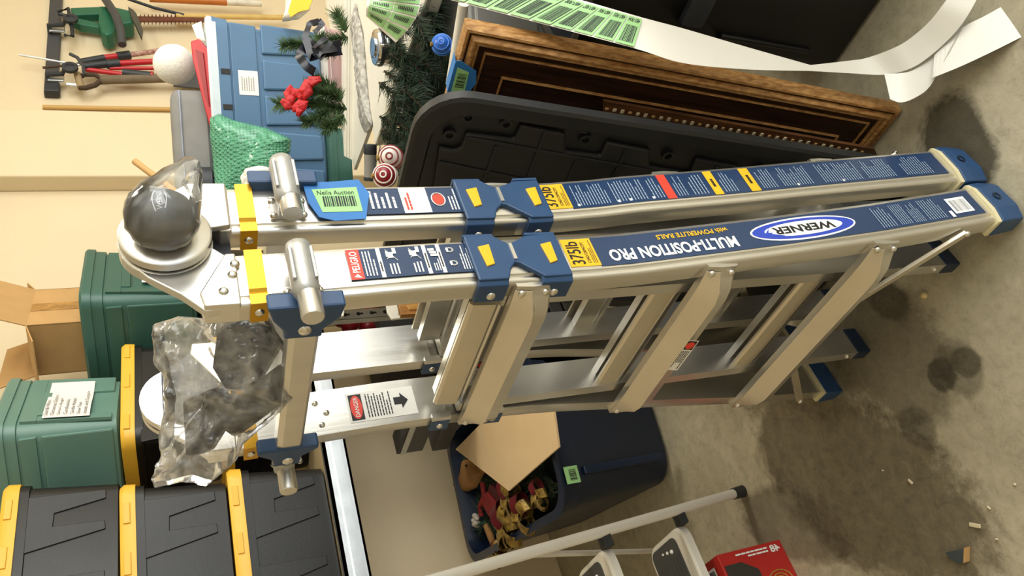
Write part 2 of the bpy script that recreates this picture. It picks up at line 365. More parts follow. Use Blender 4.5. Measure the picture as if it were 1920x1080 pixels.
# hinges
HB, HZ = .110, 1.374
for side in (1, -1):
    def ha(o): return LC + side * o
    def disc(o0, o1, r, m, name, parent=None):
        return lbuild(MB().lathe((ha(o0), HB, HZ), (side, 0, 0), [(r, 0), (r, o1 - o0 - .002), (r - .003, o1 - o0), (.001, o1 - o0)], 40), name, m, parent, smooth=40)
    h1 = disc(.186, .198, .052, M_alu2, 'hinge_disc')
    disc(.180, .186, .049, M_char, 'hinge_gap_shade', h1)  # charcoal disc stands in for the shaded gap between the hinge plates
    h2 = disc(.164, .180, .053, M_alu2, 'hinge_plate')
    lbuild(MB().prism([(ha(.166), b, z) for b, z in ((.003, 1.30), (.078, 1.30), (.10, 1.322), (.15, 1.36), (.09, 1.424), (.056, 1.396), (.028, 1.362), (.0, 1.337))], (side * .013, 0, 0)), 'near_hinge_arm', M_alu2, bevel=.002)
    lbuild(MB().prism([(ha(.186), b, z) for b, z in ((.122, 1.30), (.198, 1.30), (.198, 1.345), (.158, 1.396), (.08, 1.40), (.068, 1.352), (.10, 1.340), (.118, 1.325))], (side * .010, 0, 0)), 'far_hinge_arm', M_alu2, bevel=.002)
    lbuild(MB().prism([(ha(.155), b, z) for b, z in ((.03, 1.30), (.19, 1.30), (.185, 1.35), (.15, 1.395), (.075, 1.395))], (side * .008, 0, 0)), 'hinge_back_plate', M_char)
    kn = lbuild(MB().lathe((ha(.198), HB - .002, HZ + .002), (side, 0, 0), [(.024, 0), (.033, .004), (.0365, .016), (.036, .030), (.0325, .042), (.025, .050), (.014, .055), (.002, .057)], 32), 'hinge_knob', M_char, smooth=50)
    mb = MB()
    for k in range(28):
        t0, t1 = 2 * math.pi * k / 28, 2 * math.pi * (k + 1) / 28
        def e(t, s): return Vector((ha(.2560 - .0075 * (math.cos(t) * s) ** 2), HB - .002 - .021 * s * math.cos(t), HZ + .004 + .008 * s * math.sin(t)))
        mb.add([e(t0, 1), e(t1, 1), e(t1, .86), e(t0, .86)], [(0, 1, 2, 3)])
    if side == 1:
        put_text(mb, 'WERNER', lambda x, y: Vector((ha(.2568 - .0060 * ((x - .015) / .018) ** 2), HB - .017 + x, HZ + .001 + y)), .030, .006, .01)
    lbuild(mb, 'knob_emblem', mat('emblem_grey', '#b8bcc2', .5), kn)

# rungs
M_faint = mat('faint_label_print', '#9db0c4', .45, var=.02)
def rung_station(a, k, zc, b_off, sgn=1):
    # k = 1 full section, k = 0 flattened against the flange
    s = [(.002, .028), (-.005 - .004 * k, .027), (-.007 - .025 * k, .004 - .004 * k), (-.007 - .021 * k, .002 - .006 * k), (-.006 - .022 * k, -.023), (-.004 - .018 * k, -.027), (.002, -.027)]
    return [Vector((a, b_off + sgn * b, zc + z)) for b, z in s]
def outer_rung(half, zc):
    sgn = 1 if half == 0 else -1
    W = hw(zc) - .004; b0 = bn(zc) if half == 0 else bf(zc) + DEP
    rs = []
    for t, k in ((-1, 0), (-.96, .05), (-.90, .35), (-.82, .8), (-.72, 1), (-.3, 1), (.3, 1), (.72, 1), (.82, .8), (.90, .35), (.96, .05), (1, 0)):
        rs.append(rung_station(LC + W * t, k, zc, b0, sgn))
    r = lbuild(MB().loft(rs), 'rung', M_alu, smooth=28)
    nrm = Vector((0, -sgn * .6, .8)); ts = []
    for q in rs[1:-1]: ts.append([q[1] + nrm * .001, q[2] + nrm * .001 + Vector((0, -sgn * .001, -.0015)), q[2] + nrm * .0026 + Vector((0, -sgn * .001, -.0015)), q[1] + nrm * .0026])
    lbuild(MB().loft(ts), 'tread_strip', M_tread, r, smooth=28)
    for t in (-1, 1):
        for dz in (.018, -.018): rivet(r, (LC + t * (W - .012), b0 - sgn * .0095, zc + dz), (0, -sgn, 0), .006)
    return r
def inner_rung(half, zc):
    sgn = 1 if half == 0 else -1; bb = .022 if half == 0 else .178; wi = .129
    mb = MB(); sec = [(0, .078), (-.004, .074), (-.006, .040), (-.002, .036), (.004, .036), (.004, .078)]
    mb.loft([[Vector((LC + t * wi, bb + sgn * b, zc + z)) for b, z in sec] for t in (-1, 1)])
    r = lbuild(mb, 'inner_rung', M_satin)
    lbuild(MB().tube([(LC - wi, bb + sgn * .014, zc + .022), (LC + wi, bb + sgn * .014, zc + .022)], .0125, 14), 'rung_tube', M_alu, r, smooth=60)
    lbuild(MB().mm((LC - wi, min(bb + sgn * .016, bb + sgn * .03), zc + .036), (LC + wi, max(bb + sgn * .016, bb + sgn * .03), zc + .072)), 'rung_back', M_alu, r)
    return r
RZ = (.915, .610, .305)
R_out = [outer_rung(0, z) for z in RZ]; [outer_rung(1, z) for z in RZ]
R_in = [inner_rung(0, z) for z in RZ]; [inner_rung(1, z) for z in RZ]
# sticker on rung and on the inner tube
def sticker(parent, fn, w, h, seed, vertical=False):
    mb = MB(); quad(mb, lambda x, y: fn(x, y, 0), 0, 0, w, h); st = lbuild(mb, 'warning_sticker', M_white, parent)
    mb = MB(); quad(mb, lambda x, y: fn(x, y, .0003), w * .02, h * .08, w * .30, h * .92); lbuild(mb, 'sticker_header', M_black, st)
    mb = MB(); c = (w * .16, h * .5)
    mb.add([fn(c[0] + w * .11 * math.cos(t * .3142), c[1] + h * .36 * math.sin(t * .3142), .0006) for t in range(20)], [tuple(range(20))]); lbuild(mb, 'danger_oval', M_red, st)
    mb = MB(); fine_print(mb, lambda x, y: fn(x, y, .0005), w * .34, h * .12, w * .96, h * .9, 5, seed, .45); lbuild(mb, 'sticker_print', M_black, st)
    return st
sticker(R_out[1], lambda x, y, e: Vector((LC + .055 - x, bn(.61) - .0352 - e + y * .18 - .0004, .61 + .0 - .020 + y)), .085, .021, 3)
sticker(R_in[0], lambda x, y, e: Vector((LC - .02 - x, .022 + .0012 - e, .915 + .014 + y)), .07, .012, 5)

# diagonal braces under the lowest rungs
for half in (0, 1):
    for side in (1, -1):
        sgn = 1 if half == 0 else -1; b0 = bn(.2) - .003 if half == 0 else bf(.2) + DEP + .003
        p0 = Vector((LC + side * .085, b0 - sgn * .012, .285)); p1 = Vector((LC + side * (hw(.14) - .012), b0 - sgn * .003, .135))
        d = (p1 - p0).normalized(); n_ = Vector((0, -sgn, 0)).cross(d).normalized(); w = n_ * .0075
        br = lbuild(MB().loft([[p0 - w + Vector((0, q, 0)), p0 + w + Vector((0, q, 0)), p1 - d * .03 + w + Vector((0, q, 0)), p1 + w * .8 + Vector((0, q, 0)), p1 - w * .8 + Vector((0, q, 0)), p1 - d * .03 - w + Vector((0, q, 0))] for q in (-.004, .003)]), 'brace', M_satin, bevel=.001)
        rivet(br, p1 + Vector((0, -sgn * .004, 0)), (0, -sgn, 0))

# navy joint collars with yellow windows (outer faces, right side) and rail clips (left side)
for half in (0, 1):
    zs = ((.955, .999), (.858, .905)) if half == 0 else ((.940, .983), (.845, .885))
    for side in (1, -1):
        bridge = None
        if side == 1:
            zb0, zb1 = zs[1][0], zs[0][1]
            zw = (zs[0][0] + zs[1][1]) / 2 + .007
            prof = [(.0, zs[0][1]), (DEP, zs[0][1]), (DEP, zs[0][0]), (.070, zs[0][0] - .010), (.064, zw), (.066, zw - .007), (DEP - .002, zs[1][1]), (DEP, zs[1][0]), (.0, zs[1][0]), (.0, zs[1][1] - .004), (.026, zw - .007), (.029, zw), (.018, zs[0][0] - .008), (.0, zs[0][0])]
            mb = MB(); mb.prism([rp(side, half, .93, .0005, 0) * 0 + Vector((LC + .1855, (bn if half == 0 else bf)(.93) + b, z)) for b, z in prof], (.008, 0, 0))
            bridge = lbuild(mb, 'joint_bridge', M_blue, bevel=.002)
            rb = (bn if half == 0 else bf)(.93)
            lbuild(MB().mm((LC + .1925, rb + .033, zw - .004), (LC + .1955, rb + .062, zw + .001)), 'bridge_rib', M_alu2, bridge)
            for (z0, z1), flip in zip(zs, (0, 1)):
                zc = (z0 + z1) / 2; hgt = .011
                yw = [(.026, zc - hgt + .003), (.062, zc - hgt * .9), (.058, zc + hgt * .7), (.022, zc + hgt * .4)]
                lbuild(MB().prism([(LC + .1925, rb + b, z) for b, z in yw], (.0032, 0, 0)), 'yellow_window', M_yel, bridge, bevel=.0008)
        for z0, z1 in zs:
            if side == 1:
                mb = MB(); mb.loft([[rp(side, half, zz, o, b) for o, b in ((-.033, -.006), (.001, -.006), (.007, .004), (.007, .018), (.0005, .022), (.0005, .0015), (-.033, .0015))] for zz in (z0, z1)])
                cl = lbuild(mb, 'joint_collar', M_blue, bevel=.0015)
                rivet(cl, rp(side, half, (z0 + z1) / 2, -.020, -.006), (0, -1, 0), .007)
                lbuild(MB().loft([[rp(side, half, zz, o, b) for o, b in ((-.031, DEP + .0005), (.006, DEP + .0005), (.006, DEP + .005), (-.031, DEP + .005))] for zz in (z0, z1)]), 'collar_back', M_blue, cl)
            else:
                zc = (z0 + z1) / 2
                cl = lbuild(MB().loft([[rp(side, half, zz, o, b) for o, b in ((-.024, -.0055), (.005, -.0055), (.005, DEP * .6), (.001, DEP * .6), (.001, -.0005), (-.024, -.0005))] for zz in (zc - .016, zc + .016)]), 'rail_clip', M_blue, bevel=.001)
                rivet(cl, rp(side, half, zc, -.010, -.0055), (0, -1, 0), .006)
                lbuild(MB().loft([[rp(side, half, zz, o, b) for o, b in ((-.034, -.0045), (-.024, -.0045), (-.024, .006), (-.034, .006))] for zz in (zc - .016, zc + .016)]), 'clip_ear', M_alu2, cl)

# top bar, brackets and grips
for half in (0, 1):
    sgn = 1 if half == 0 else -1; zc = 1.226; bo = -.016 if half == 0 else .122 + DEP + .016
    fr0 = [Vector((0, bo + sgn * b, zc + z)) for b, z in ((.002, .018), (0, .010), (0, -.016), (.004, -.020), (.028, -.020), (.028, .018))]
    bar = lbuild(MB().loft([[p + Vector((LC + t * .165, 0, 0)) for p in fr0] for t in (-1, 1)]), 'top_bar', M_alu, bevel=.001)
    for side in (1, -1):
        if side == 1: poly = [(.198, zc + .046), (.198, zc - .046), (.172, zc - .042), (.150, zc - .022), (.136, zc - .022), (.136, zc + .024), (.150, zc + .024), (.172, zc + .038)]
        else: poly = [(-.140, zc + .044), (-.140, zc - .044), (-.150, zc - .044), (-.168, zc - .020), (-.190, zc - .018), (-.190, zc + .020), (-.168, zc + .024), (-.150, zc + .046)]
        bk = lbuild(MB().prism([(LC + a, bo - sgn * .003, z) for a, z in poly], (0, sgn * .024, 0)), 'lock_bracket', M_blue, bevel=.003)
        rivet(bk, (LC + (.152 if side == 1 else -.176), bo - sgn * .003, zc), (0, -sgn, 0), .009)
        gb = bo + (.035 if half == 0 else -.075)     # grip runs along the depth of the rail on its outer side
        ga = LC + side * .216
        g0 = bo - .012 if half == 0 else .128
        prof = [(.012, 0), (.016, .005), (.0165, .02), (.0165, .05), (.017, .066), (.015, .078), (.008, .084), (.001, .0855)]
        gp = lbuild(MB().lathe((ga, g0 + .012, zc + .002), (0, 1, 0), prof, 20, sx=1.0, sy=1.0), 'grip_handle', M_cast, smooth=50)
        lbuild(MB().lathe((ga, g0 - (.022 if half == 0 else .010), zc), (0, 1, 0), [(.0125, 0), (.0138, .003), (.0138, .034)], 18), 'grip_shaft', M_alu2, gp, smooth=40)
        mb = MB()
        for s_ in (-1, 1): mb.box((ga + side * .0125, g0 + .052, zc + .002 + s_ * .0125), (.006, .050, .004))
        lbuild(mb, 'grip_ridge', M_cast, gp, bevel=.001)
        if half == 1 or True:
            pl = lbuild(MB().mm((LC + side * .1835 if side == 1 else LC - .191, g0 + .012, zc - .022), (LC + .191 if side == 1 else LC - .1835, g0 + .05, zc + .022)), 'grip_mount', M_alu2, gp, bevel=.002)
            lbuild(MB().mm((min(ga, LC + side * .188), g0 + .018, zc - .010), (max(ga, LC + side * .188), g0 + .038, zc + .012)), 'grip_post', M_cast, gp, bevel=.002)
            for s_ in (-1, 1):
                for q in (.014, .04): rivet(gp, (LC + side * .1905, g0 + q, zc + s_ * .019), (side, 0, 0), .005)
        if side == -1 and half == 0:
            lbuild(MB().lathe((LC - .192, bo + .012, zc), (-1, 0, 0), [(.014, 0), (.015, .004), (.015, .024), (.012, .030)], 18), 'lock_pin', M_cast, bk, smooth=40)

# ---- label strips on the right-hand rails
def near_pt(half):
    return (lambda o: (lambda z, b: rp(1, half, z, o, b)))(0)
def up_fn(half, z0, b0, o):    # text running up the rail, tops towards the front edge
    return lambda x, y: rp(1, half, z0 + x, o, b0 - y)
def ac_fn(half, z0, b0, o):    # text upright, reading front to back
    return lambda x, y: rp(1, half, z0 + y, o, b0 + x)
LB0, LB1 = .022, .073
for half, zt, zb in ((0, 1.164, .990), (1, 1.160, .982)):
    lab = lbuild(opatch(1, half, zb, zt, LB0, LB1), 'instruction_label', M_navy, rails[(1, half, 'u')])
    f = ac_fn(half, 0, 0, .0021)
    mb = MB(); quad(mb, ac_fn(half, 0, 0, .0016), LB0, zt - .017, LB1, zt); lbuild(mb, 'red_header', M_red, lab)
    mb = MB()
    put_text(mb, 'PELIGRO' if half == 0 else 'DANGER', ac_fn(half, zt - .0135, LB0 + .011, .0021), .036, .010, .02)
    mb.add([rp(1, half, zt - .014, .0021, LB0 + .002), rp(1, half, zt - .009, .0021, LB0 + .009), rp(1, half, zt - .004, .0021, LB0 + .004)], [(0, 1, 2)])
    fine_print(mb, f, LB0 + .004, zt - .036, LB1 - .004, zt - .019, 4, 11 + half, .4)
    if half == 0:
        for zz in (zt - .045, zt - .108, zt - .128): quad(mb, ac_fn(half, 0, 0, .0018), LB0, zz, LB1, zz + .0055)
        for zz in (zt - .066, zt - .098):
            fine_print(mb, f, LB0 + .004, zz, LB0 + .022, zz + .014, 3, int(zz * 1000), .45)
            for q in ((.036, .005, .011), (.043, .0, .008), (.038, .012, .004)):
                quad(mb, f, LB0 + q[0] - .004, zz + q[1], LB0 + q[0] + .006, zz + q[1] + q[2] * .6)
            mb.tube([f(LB0 + .027, zz + .0), f(LB0 + .047, zz + .014)], .0005, 4); mb.tube([f(LB0 + .030, zz + .014), f(LB0 + .046, zz + .001)], .0005, 4)
        fine_print(mb, f, LB0 + .004, zt - .125, LB0 + .025, zt - .112, 4, 31, .45)
        for k in range(3): quad(mb, f, LB0 + .030 + k * .005, zt - .123 + k * .002, LB0 + .034 + k * .005, zt - .112 + k * .001)
        for q in (.016, .040):
            for ring in (.0055, .0040): mb.tube([f(LB0 + q + ring * math.cos(t * .7854) * .8, zt - .141 + ring * math.sin(t * .7854)) for t in range(9)], .0004, 4)
            quad(mb, f, LB0 + q - .004, zt - .139, LB0 + q + .004, zt - .136)
        fine_print(mb, f, LB0 + .004, zt - .171, LB1 - .004, zt - .152, 5, 17, .4)
    else:
        fine_print(mb, f, LB0 + .010, zt - .085, LB1 - .006, zt - .045, 5, 41, .45)
        quad(mb, ac_fn(half, 0, 0, .0018), LB0, zt - .132, LB1, zt - .092)
        mb.tube([f(LB0 + .026 + .013 * math.cos(t * .3927), zt - .147 + .010 * math.sin(t * .3927)) for t in range(17)], .0009, 4)
        fine_print(mb, f, LB0 + .004, zt - .176, LB1 - .004, zt - .161, 3, 43, .4)
    lbuild(mb, 'label_print', M_white, lab, kind='stuff')
    if half == 1:
        mb = MB(); mb.add([rp(1, 1, zt - .147 + .0085 * math.sin(t * .3927), .0019, LB0 + .026 + .011 * math.cos(t * .3927)) for t in range(16)], [tuple(range(16))])
        lbuild(mb, 'red_symbol', M_red, lab); mb = MB(); fine_print(mb, ac_fn(1, 0, 0, .0022), LB0 + .006, zt - .106, LB1 - .006, zt - .096, 2, 5, .6); lbuild(mb, 'red_print', M_red, lab, kind='stuff')
    else:
        mb = MB()
        for zz in (zt - .045, zt - .108, zt - .128): fine_print(mb, ac_fn(half, 0, 0, .0022), LB0 + .010, zz + .0008, LB1 - .014, zz + .0047, 1, int(zz * 999), .5)
        lbuild(mb, 'black_print', M_black, lab)
for half in (0, 1):
    yz0, yz1 = .803, .851
    yl = lbuild(opatch(1, half, yz0, yz1, LB0 - .002, LB1), 'load_label', M_yel, rails[(1, half, 'l')])
    mb = MB(); put_text(mb, '375lb', ac_fn(half, yz0 + .023, LB0 + .002, .0018), .044, .021, .01)
    put_text(mb, 'LOAD CAPACITY', ac_fn(half, yz0 + .014, LB0 + .004, .0018), .040, .005, .015)
    fine_print(mb, ac_fn(half, 0, 0, .0018), LB0 + .003, yz0 + .003, LB1 - .004, yz0 + .011, 3, 8, .35); lbuild(mb, 'load_print', M_black, yl)
    lb = lbuild(opatch(1, half, .082, yz0, LB0 - .004, LB1), 'brand_label' if half == 0 else 'instruction_label', M_navy, rails[(1, half, 'l')])
    mb = MB(); f = ac_fn(half, 0, 0, .0020); mf = MB()
    if half == 0:
        lo_ = MB(); put_text(lo_, 'MULTI-POSITION PRO', up_fn(0, .568, .047, .0020), .216, .0225, .03); lbuild(lo_, 'white_lettering', M_white, lb)
        my = MB(); put_text(my, 'with POWERLITE RAILS', up_fn(0, .572, .066, .0020), .124, .0095, .02); lbuild(my, 'yellow_lettering', M_yel, lb)
        zc, bc = .440, .045
        def ell(s1, s2, o): return [rp(1, 0, zc + .099 * s1 * math.cos(t * .1963), o, bc + .0235 * s2 * math.sin(t * .1963)) for t in range(32)]
        lo_ = MB(); lo_.add(ell(1, 1, .0017), [tuple(range(32))]); lbuild(lo_, 'emblem_rim', M_white, lb); lo_ = MB(); lo_.add(ell(.965, .86, .0020), [tuple(range(32))]); em = lbuild(lo_, 'emblem_oval', mat('emblem_blue', '#1d3fb4', .35, var=.02, coat=.3), lb)
        lo_ = MB(); lo_.add(ell(.74, .62, .0023), [tuple(range(32))]); lbuild(lo_, 'emblem_field', M_white, lb)
        lo_ = MB(); put_text(lo_, 'WERNER', up_fn(0, zc - .058, bc + .0075, .0026), .116, .0155, .035); lbuild(lo_, 'emblem_lettering', M_black, lb)
        lo_ = MB(); put_text(lo_, 'R', up_fn(0, zc + .062, bc + .002, .0026), .002, .002); lbuild(lo_, 'registered_mark', M_black, lb)
        for (z0, z1, s) in ((.268, .300, 1), (.236, .262, 2), (.208, .232, 3), (.162, .202, 4)): fine_print(mf, f, LB0, z0, LB1 - .006, z1, 6 if s < 4 else 8, s + 60, .28)
        lo_ = MB(); quad(lo_, f, LB0 + .004, .100, LB1 - .012, .142); lbuild(lo_, 'barcode_panel', M_white, lb); quad(mb, f, LB0 - .002, .146, LB0 + .012, .153)
        b2 = MB(); barcode(b2, lambda x, y: rp(1, 0, .104 + x, .0023, LB0 + .008 + y), 0, 0, .034, .026, 4, 18); lbuild(b2, 'barcode', mat('grey_print', '#8d9098', .5), lb)
    else:
        for (z0, z1, s) in ((.735, .795, 1), (.670, .728, 2), (.640, .662, 3), (.598, .618, 6), (.560, .590, 7), (.505, .532, 8), (.430, .460, 9), (.36, .42, 10), (.26, .34, 11), (.19, .25, 12), (.11, .17, 13)):
            fine_print(mf, f, LB0, z0, LB1 - .006, z1, max(3, int((z1 - z0) / .005)), s + 80, .28)
        for zz in (.79, .72, .70, .66, .39, .30): quad(mb, f, LB0 - .001, zz, LB0 + .004, zz + .004)
        r2 = MB(); quad(r2, ac_fn(1, 0, 0, .0018), LB0 - .004, .622, LB1, .638); lbuild(r2, 'red_bar', M_red, lb)
        y2 = MB(); quad(y2, ac_fn(1, 0, 0, .0018), LB0 - .004, .536, LB1, .552); lbuild(y2, 'yellow_bar', M_yel, lb); y2 = MB(); quad(y2, ac_fn(1, 0, 0, .0018), LB0 - .004, .466, LB1, .484); lbuild(y2, 'yellow_bar', M_yel, lb)
        y3 = MB(); fine_print(y3, f, LB0 + .014, .540, LB1 - .016, .548, 1, 5, .6); fine_print(y3, f, LB0 + .014, .471, LB1 - .016, .479, 1, 6, .6); lbuild(y3, 'bar_print', M_black, lb)
    lbuild(mb, 'label_print', M_white, lb, kind='stuff'); lbuild(mf, 'small_print', M_faint, lb, kind='stuff')
# danger sticker on the inner face of the near left rail
def inn(z, b, e): return Vector((LC - hw(z) + .0302 + e, bn(z) + b, z))
mb = MB(); quad(mb, lambda x, y: inn(1.125 + y * 0 + x, y, .0004), -.112, .012, 0, .066)
sg = lbuild(mb, 'danger_sticker', M_white, rails[(-1, 0, 'u')])
mb = MB(); quad(mb, lambda x, y: inn(1.125 + x, y, .0008), -.024, .015, -.003, .063)
arrow = [(-.100, .040), (-.088, .055), (-.088, .047), (-.076, .047), (-.076, .033), (-.088, .033), (-.088, .025)]
mb.add([inn(1.125 + x, y, .0008) for x, y in arrow], [(0, 1, 2), (0, 2, 3, 4, 5), (0, 5, 6)])
fine_print(mb, lambda x, y: inn(1.125 + y, x, .0008), .017, -.072, .061, -.029, 9, 91, .4); lbuild(mb, 'sticker_print', M_black, sg)
mb = MB(); mb.add([inn(1.1115 + .0095 * math.sin(t * .3142), .039 + .022 * math.cos(t * .3142), .0012) for t in range(20)], [tuple(range(20))]); lbuild(mb, 'danger_oval', M_red, sg)
mb = MB(); put_text(mb, 'DANGER', lambda x, y: inn(1.108 + y, .021 + x, .0016), .036, .007, .01); lbuild(mb, 'danger_lettering', M_white, sg)
for (z, b) in ((1.175, .058), (1.160, .038), (1.170, .018)): rivet(rails[(-1, 0, 'u')], inn(z, b, 0), (1, 0, 0), .005)
# ------------------------------------------------------------------ storage totes and their shelf
M_blk = mat('black_tote_plastic', '#141414', .44, var=.12, scale=6, bump=.05, bscale=120)
M_lidy = mat('yellow_tote_lid', '#eab63a', .45, var=.04, scale=5)
M_grn = mat('green_tote_plastic', '#64897d', .42, var=.06, scale=4)
M_grn2 = mat('dark_green_tote_plastic', '#396257', .4, var=.06, scale=4)
M_galv = mat('galvanised_steel', '#c9cdd0', .35, .85, var=.06, scale=20)
M_dsteel = mat('dark_grey_steel', '#4a4c50', .45, .2, var=.06)
M_board = mat('raw_shelf_board', '#b9a47c', .8, var=.05, bump=.1)
M_card = mat('brown_cardboard', '#c39a63', .8, var=.05, scale=18, bump=.06, bscale=90)
M_paper = mat('white_paper', '#ece7e2', .75, var=.02)
M_ink = mat('pen_ink', '#2b2b33', .7)
class Tote:
    def __init__(s, name, label, loc, rotz, w, d, h, mb_, ml_, taper=.10, lidh=.03, group=None, cat='tote', lid_name='lid', lip=.012, has_lid=True):
        s.w, s.d, s.h, s.tp = w, d, h, taper
        s.t = thing(name, label, cat, loc, rotz, group)
        mb = MB(); lv = []
        for t in (0, .02, .5, .86, .865, 1.0):
            k = 1 - taper * (1 - t); g = .006 if t > .862 else 0
            lv.append(rring(0, 0, h * t, w / 2 * k - (.01 if t == 0 else 0) + g, d / 2 * k - (.01 if t == 0 else 0) + g, .045))
        s.body = mb.loft(lv).build('body', mb_, s.t, world=False, smooth=35)
        if has_lid:
            q = lip
            s.lid = MB().loft([rring(0, 0, h - .012, w / 2 + q, d / 2 + q, .05), rring(0, 0, h + lidh * .55, w / 2 + q + .002, d / 2 + q + .002, .05), rring(0, 0, h + lidh * .9, w / 2 + q - .004, d / 2 + q - .004, .05), rring(0, 0, h + lidh * .9, w / 2 - .03, d / 2 - .03, .04), rring(0, 0, h + lidh * .7, w / 2 - .04, d / 2 - .04, .04)]).build(lid_name, ml_, s.t, world=False, smooth=35)
    def fp(s, face, u, t, o):       # u from face centre, t height above base, o outward
        k = 1 - s.tp * (1 - t / s.h)
        if face == 'f': return Vector((u, -(s.d / 2 * k) - o, t))
        if face == 'l': return Vector((-(s.w / 2 * k) - o, -u, t))
    def emboss(s, face, poly, o1, name, m, parent=None, bevel=.0015, o0=-.004):
        mb = MB(); n = len(poly)
        a = [s.fp(face, u, t, o0) for u, t in poly]; b = [s.fp(face, u, t, o1) for u, t in poly]
        mb.add(a + b, [tuple(range(n)), tuple(range(n, 2 * n))] + [(i, (i + 1) % n, (i + 1) % n + n, i + n) for i in range(n)])
        return mb.build(name, m, parent or s.body, world=False, bevel=bevel)
def black_tote(label, loc, rotz, w=.50, d=.52, h=.25):
    T = Tote('storage_tote', label, loc, rotz, w, d, h, M_blk, M_lidy, .07, .03, 'black totes with yellow lids', lip=.010)
    def P(l, dn_): return (w / 2 - l, h - dn_)
    T.emboss('f', [P(.055, .028), P(.055, .215), P(.082, .216), P(.112, .095), P(.152, .093), P(.152, .214), P(.178, .216), P(.222, .028)], .004, 'handle_panel', M_blk)
    T.emboss('f', [P(.30, .028), P(.30, .215), P(.327, .216), P(.357, .095), P(.40, .093), P(.40, .214), P(.43, .216), P(.46, .028)], .004, 'handle_panel', M_blk)
    for u in (-.16, .02, .16):
        T.emboss('f', [(u - .03, h + .001), (u + .03, h + .001), (u + .03, h + .018), (u - .03, h + .018)], .0145, 'lid_latch', M_lidy, T.lid, o0=.006)
    T.emboss('l', [(-.22, .05), (.22, .05), (.22, .055), (-.22, .055)], .003, 'side_rib', M_blk)
    T.emboss('l', [(-.22, .15), (.22, .15), (.22, .155), (-.22, .155)], .003, 'side_rib', M_blk)
    return T
SZ = .985
A0 = 1.065
pitch = .2778
black_tote('lowest black tote with yellow lid, standing directly on the steel shelf', (A0 - .25, 2.46, SZ), 0)
black_tote('middle black tote with yellow lid, in the left stack of three', (A0 - .25, 2.46, SZ + pitch), 0)
black_tote('topmost black tote with yellow lid, turned slightly on its stack', (A0 - .225, 2.44, SZ + 2 * pitch), math.radians(9))
cB = PY(216, 830, 2.24); thB = math.radians(15)
def corner_place(c, th, w, d):
    r = Vector((math.cos(th), math.sin(th), 0)); l = Vector((-math.sin(th), math.cos(th), 0)); return c + r * w / 2 + l * d / 2
wB, dB = .44, .30
pB = corner_place(Vector((cB.x + .012, cB.y + .01, 0)), thB, wB, dB)
black_tote('black tote with yellow lid under the light green tote', (pB.x, pB.y, SZ + pitch), thB, wB, dB)
black_tote('black tote hidden low behind the ladder, under another yellow-lidded tote', (pB.x, pB.y, SZ), thB, wB, dB)
def green_tote(name, label, loc, rotz, w, d, h, m, ml, slit=True):
    T = Tote(name, label, loc, rotz, w, d, h, m, ml, .12, .024, cat='tote', lip=.012)
    for f, W in (('f', w), ('l', d)):
        a = W * .40
        # raised shoulder band and corner ribs around the handle recess
        T.emboss(f, [(-a, h * .70), (a, h * .70), (a, h * .84), (-a, h * .84)], .008, 'shoulder', m)
        if f == 'f':
            T.emboss(f, [(-a, h * .06), (-a * .80, h * .06), (-a * .80, h * .70), (-a, h * .70)], .008, 'face_panel', m)
            T.emboss(f, [(a * .30, h * .06), (a, h * .06), (a, h * .70), (a * .22, h * .70)], .008, 'face_panel', m)
            T.emboss(f, [(-a * .80, h * .62), (a * .24, h * .62), (a * .24, h * .70), (-a * .80, h * .70)], .012, 'hand_hold', m)
        else:
            T.emboss(f, [(-a, h * .05), (a * .94, h * .05), (a, h * .66), (-a, h * .66)], .006, 'face_panel', m, bevel=.005)
    return T
thG = math.radians(35); cG = PY(8, 812, 2.2); wG, dG = .38, .34
pG = corner_place(Vector((cG.x + .02, cG.y + .02, 0)), thG, wG, dG)
G1 = green_tote('storage_tote', 'light green tote with a handwritten paper list, standing on a yellow lid', (pG.x, pG.y, SZ + 2 * pitch + .004), thG, wG, dG, .30, M_grn, M_grn)
# handwritten list taped to it
lf = lambda x, y, e=0: G1.fp('f', -.150 + x * 1.28, .075 + y * 1.15, .0140 + e)
mb = MB(); n_ = 8
for i in range(n_):
    a, b = i / n_, (i + 1) / n_
    w1, w2 = .004 * math.sin(a * 7), .004 * math.sin(b * 7)
    mb.add([lf(a * .20, 0, w1), lf(b * .20, 0, w2), lf(b * .20, .105, w2 * .6), lf(a * .20, .105, w1 * .6)], [(0, 1, 2, 3)])
pl_ = mb.build('paper_list', M_paper, G1.body, world=False)
mb = MB()
for i, s_ in enumerate(('Gold & White', 'Christmas Dishes', "Santa's Angel", 'Candlesticks', 'Candle Holder', 'Show Tree', 'Inside and Outside')):
    put_text(mb, s_, (lambda i: lambda x, y: lf(.006 + x, .094 - i * .0145 + y, .0055))(i), .007 * len(s_), .0085)
mb.build('handwriting', M_ink, pl_, world=False)
thC = math.radians(25); cC = PY(152, 560, 2.22); wC, dC = .40, .36
pC = corner_place(Vector((cC.x + .02, cC.y + .03, 0)), thC, wC, dC)
hC = .34
zC = cC.z - hC - .01
C1 = green_tote('storage_tote', 'dark green tote with lid below the open cardboard box, behind the ladder hinge', (pC.x, pC.y, zC), thC, wC, dC, hC, M_grn2, M_grn2)
lf2 = lambda x, y, e=0: C1.fp('f', -.10 + x, .10 + y, .0130 + e)
mb = MB(); quad(mb, lf2, 0, 0, .09, .075); pt_ = mb.build('paper_tag', M_paper, C1.body, world=False)
mb = MB(); put_text(mb, 'X-mas', lambda x, y: lf2(.02 + x, .02 + y, .001), .045, .02); mb.build('handwriting', M_ink, pt_, world=False)
# a second dark bin carries it from the shelf
U = Tote('storage_tote', 'black bin behind the bagged hinge, under the dark green tote', (pC.x, pC.y, SZ), thC, .40, .36, zC - SZ - .022, M_blk, M_blk, .06, .02, lip=.008)
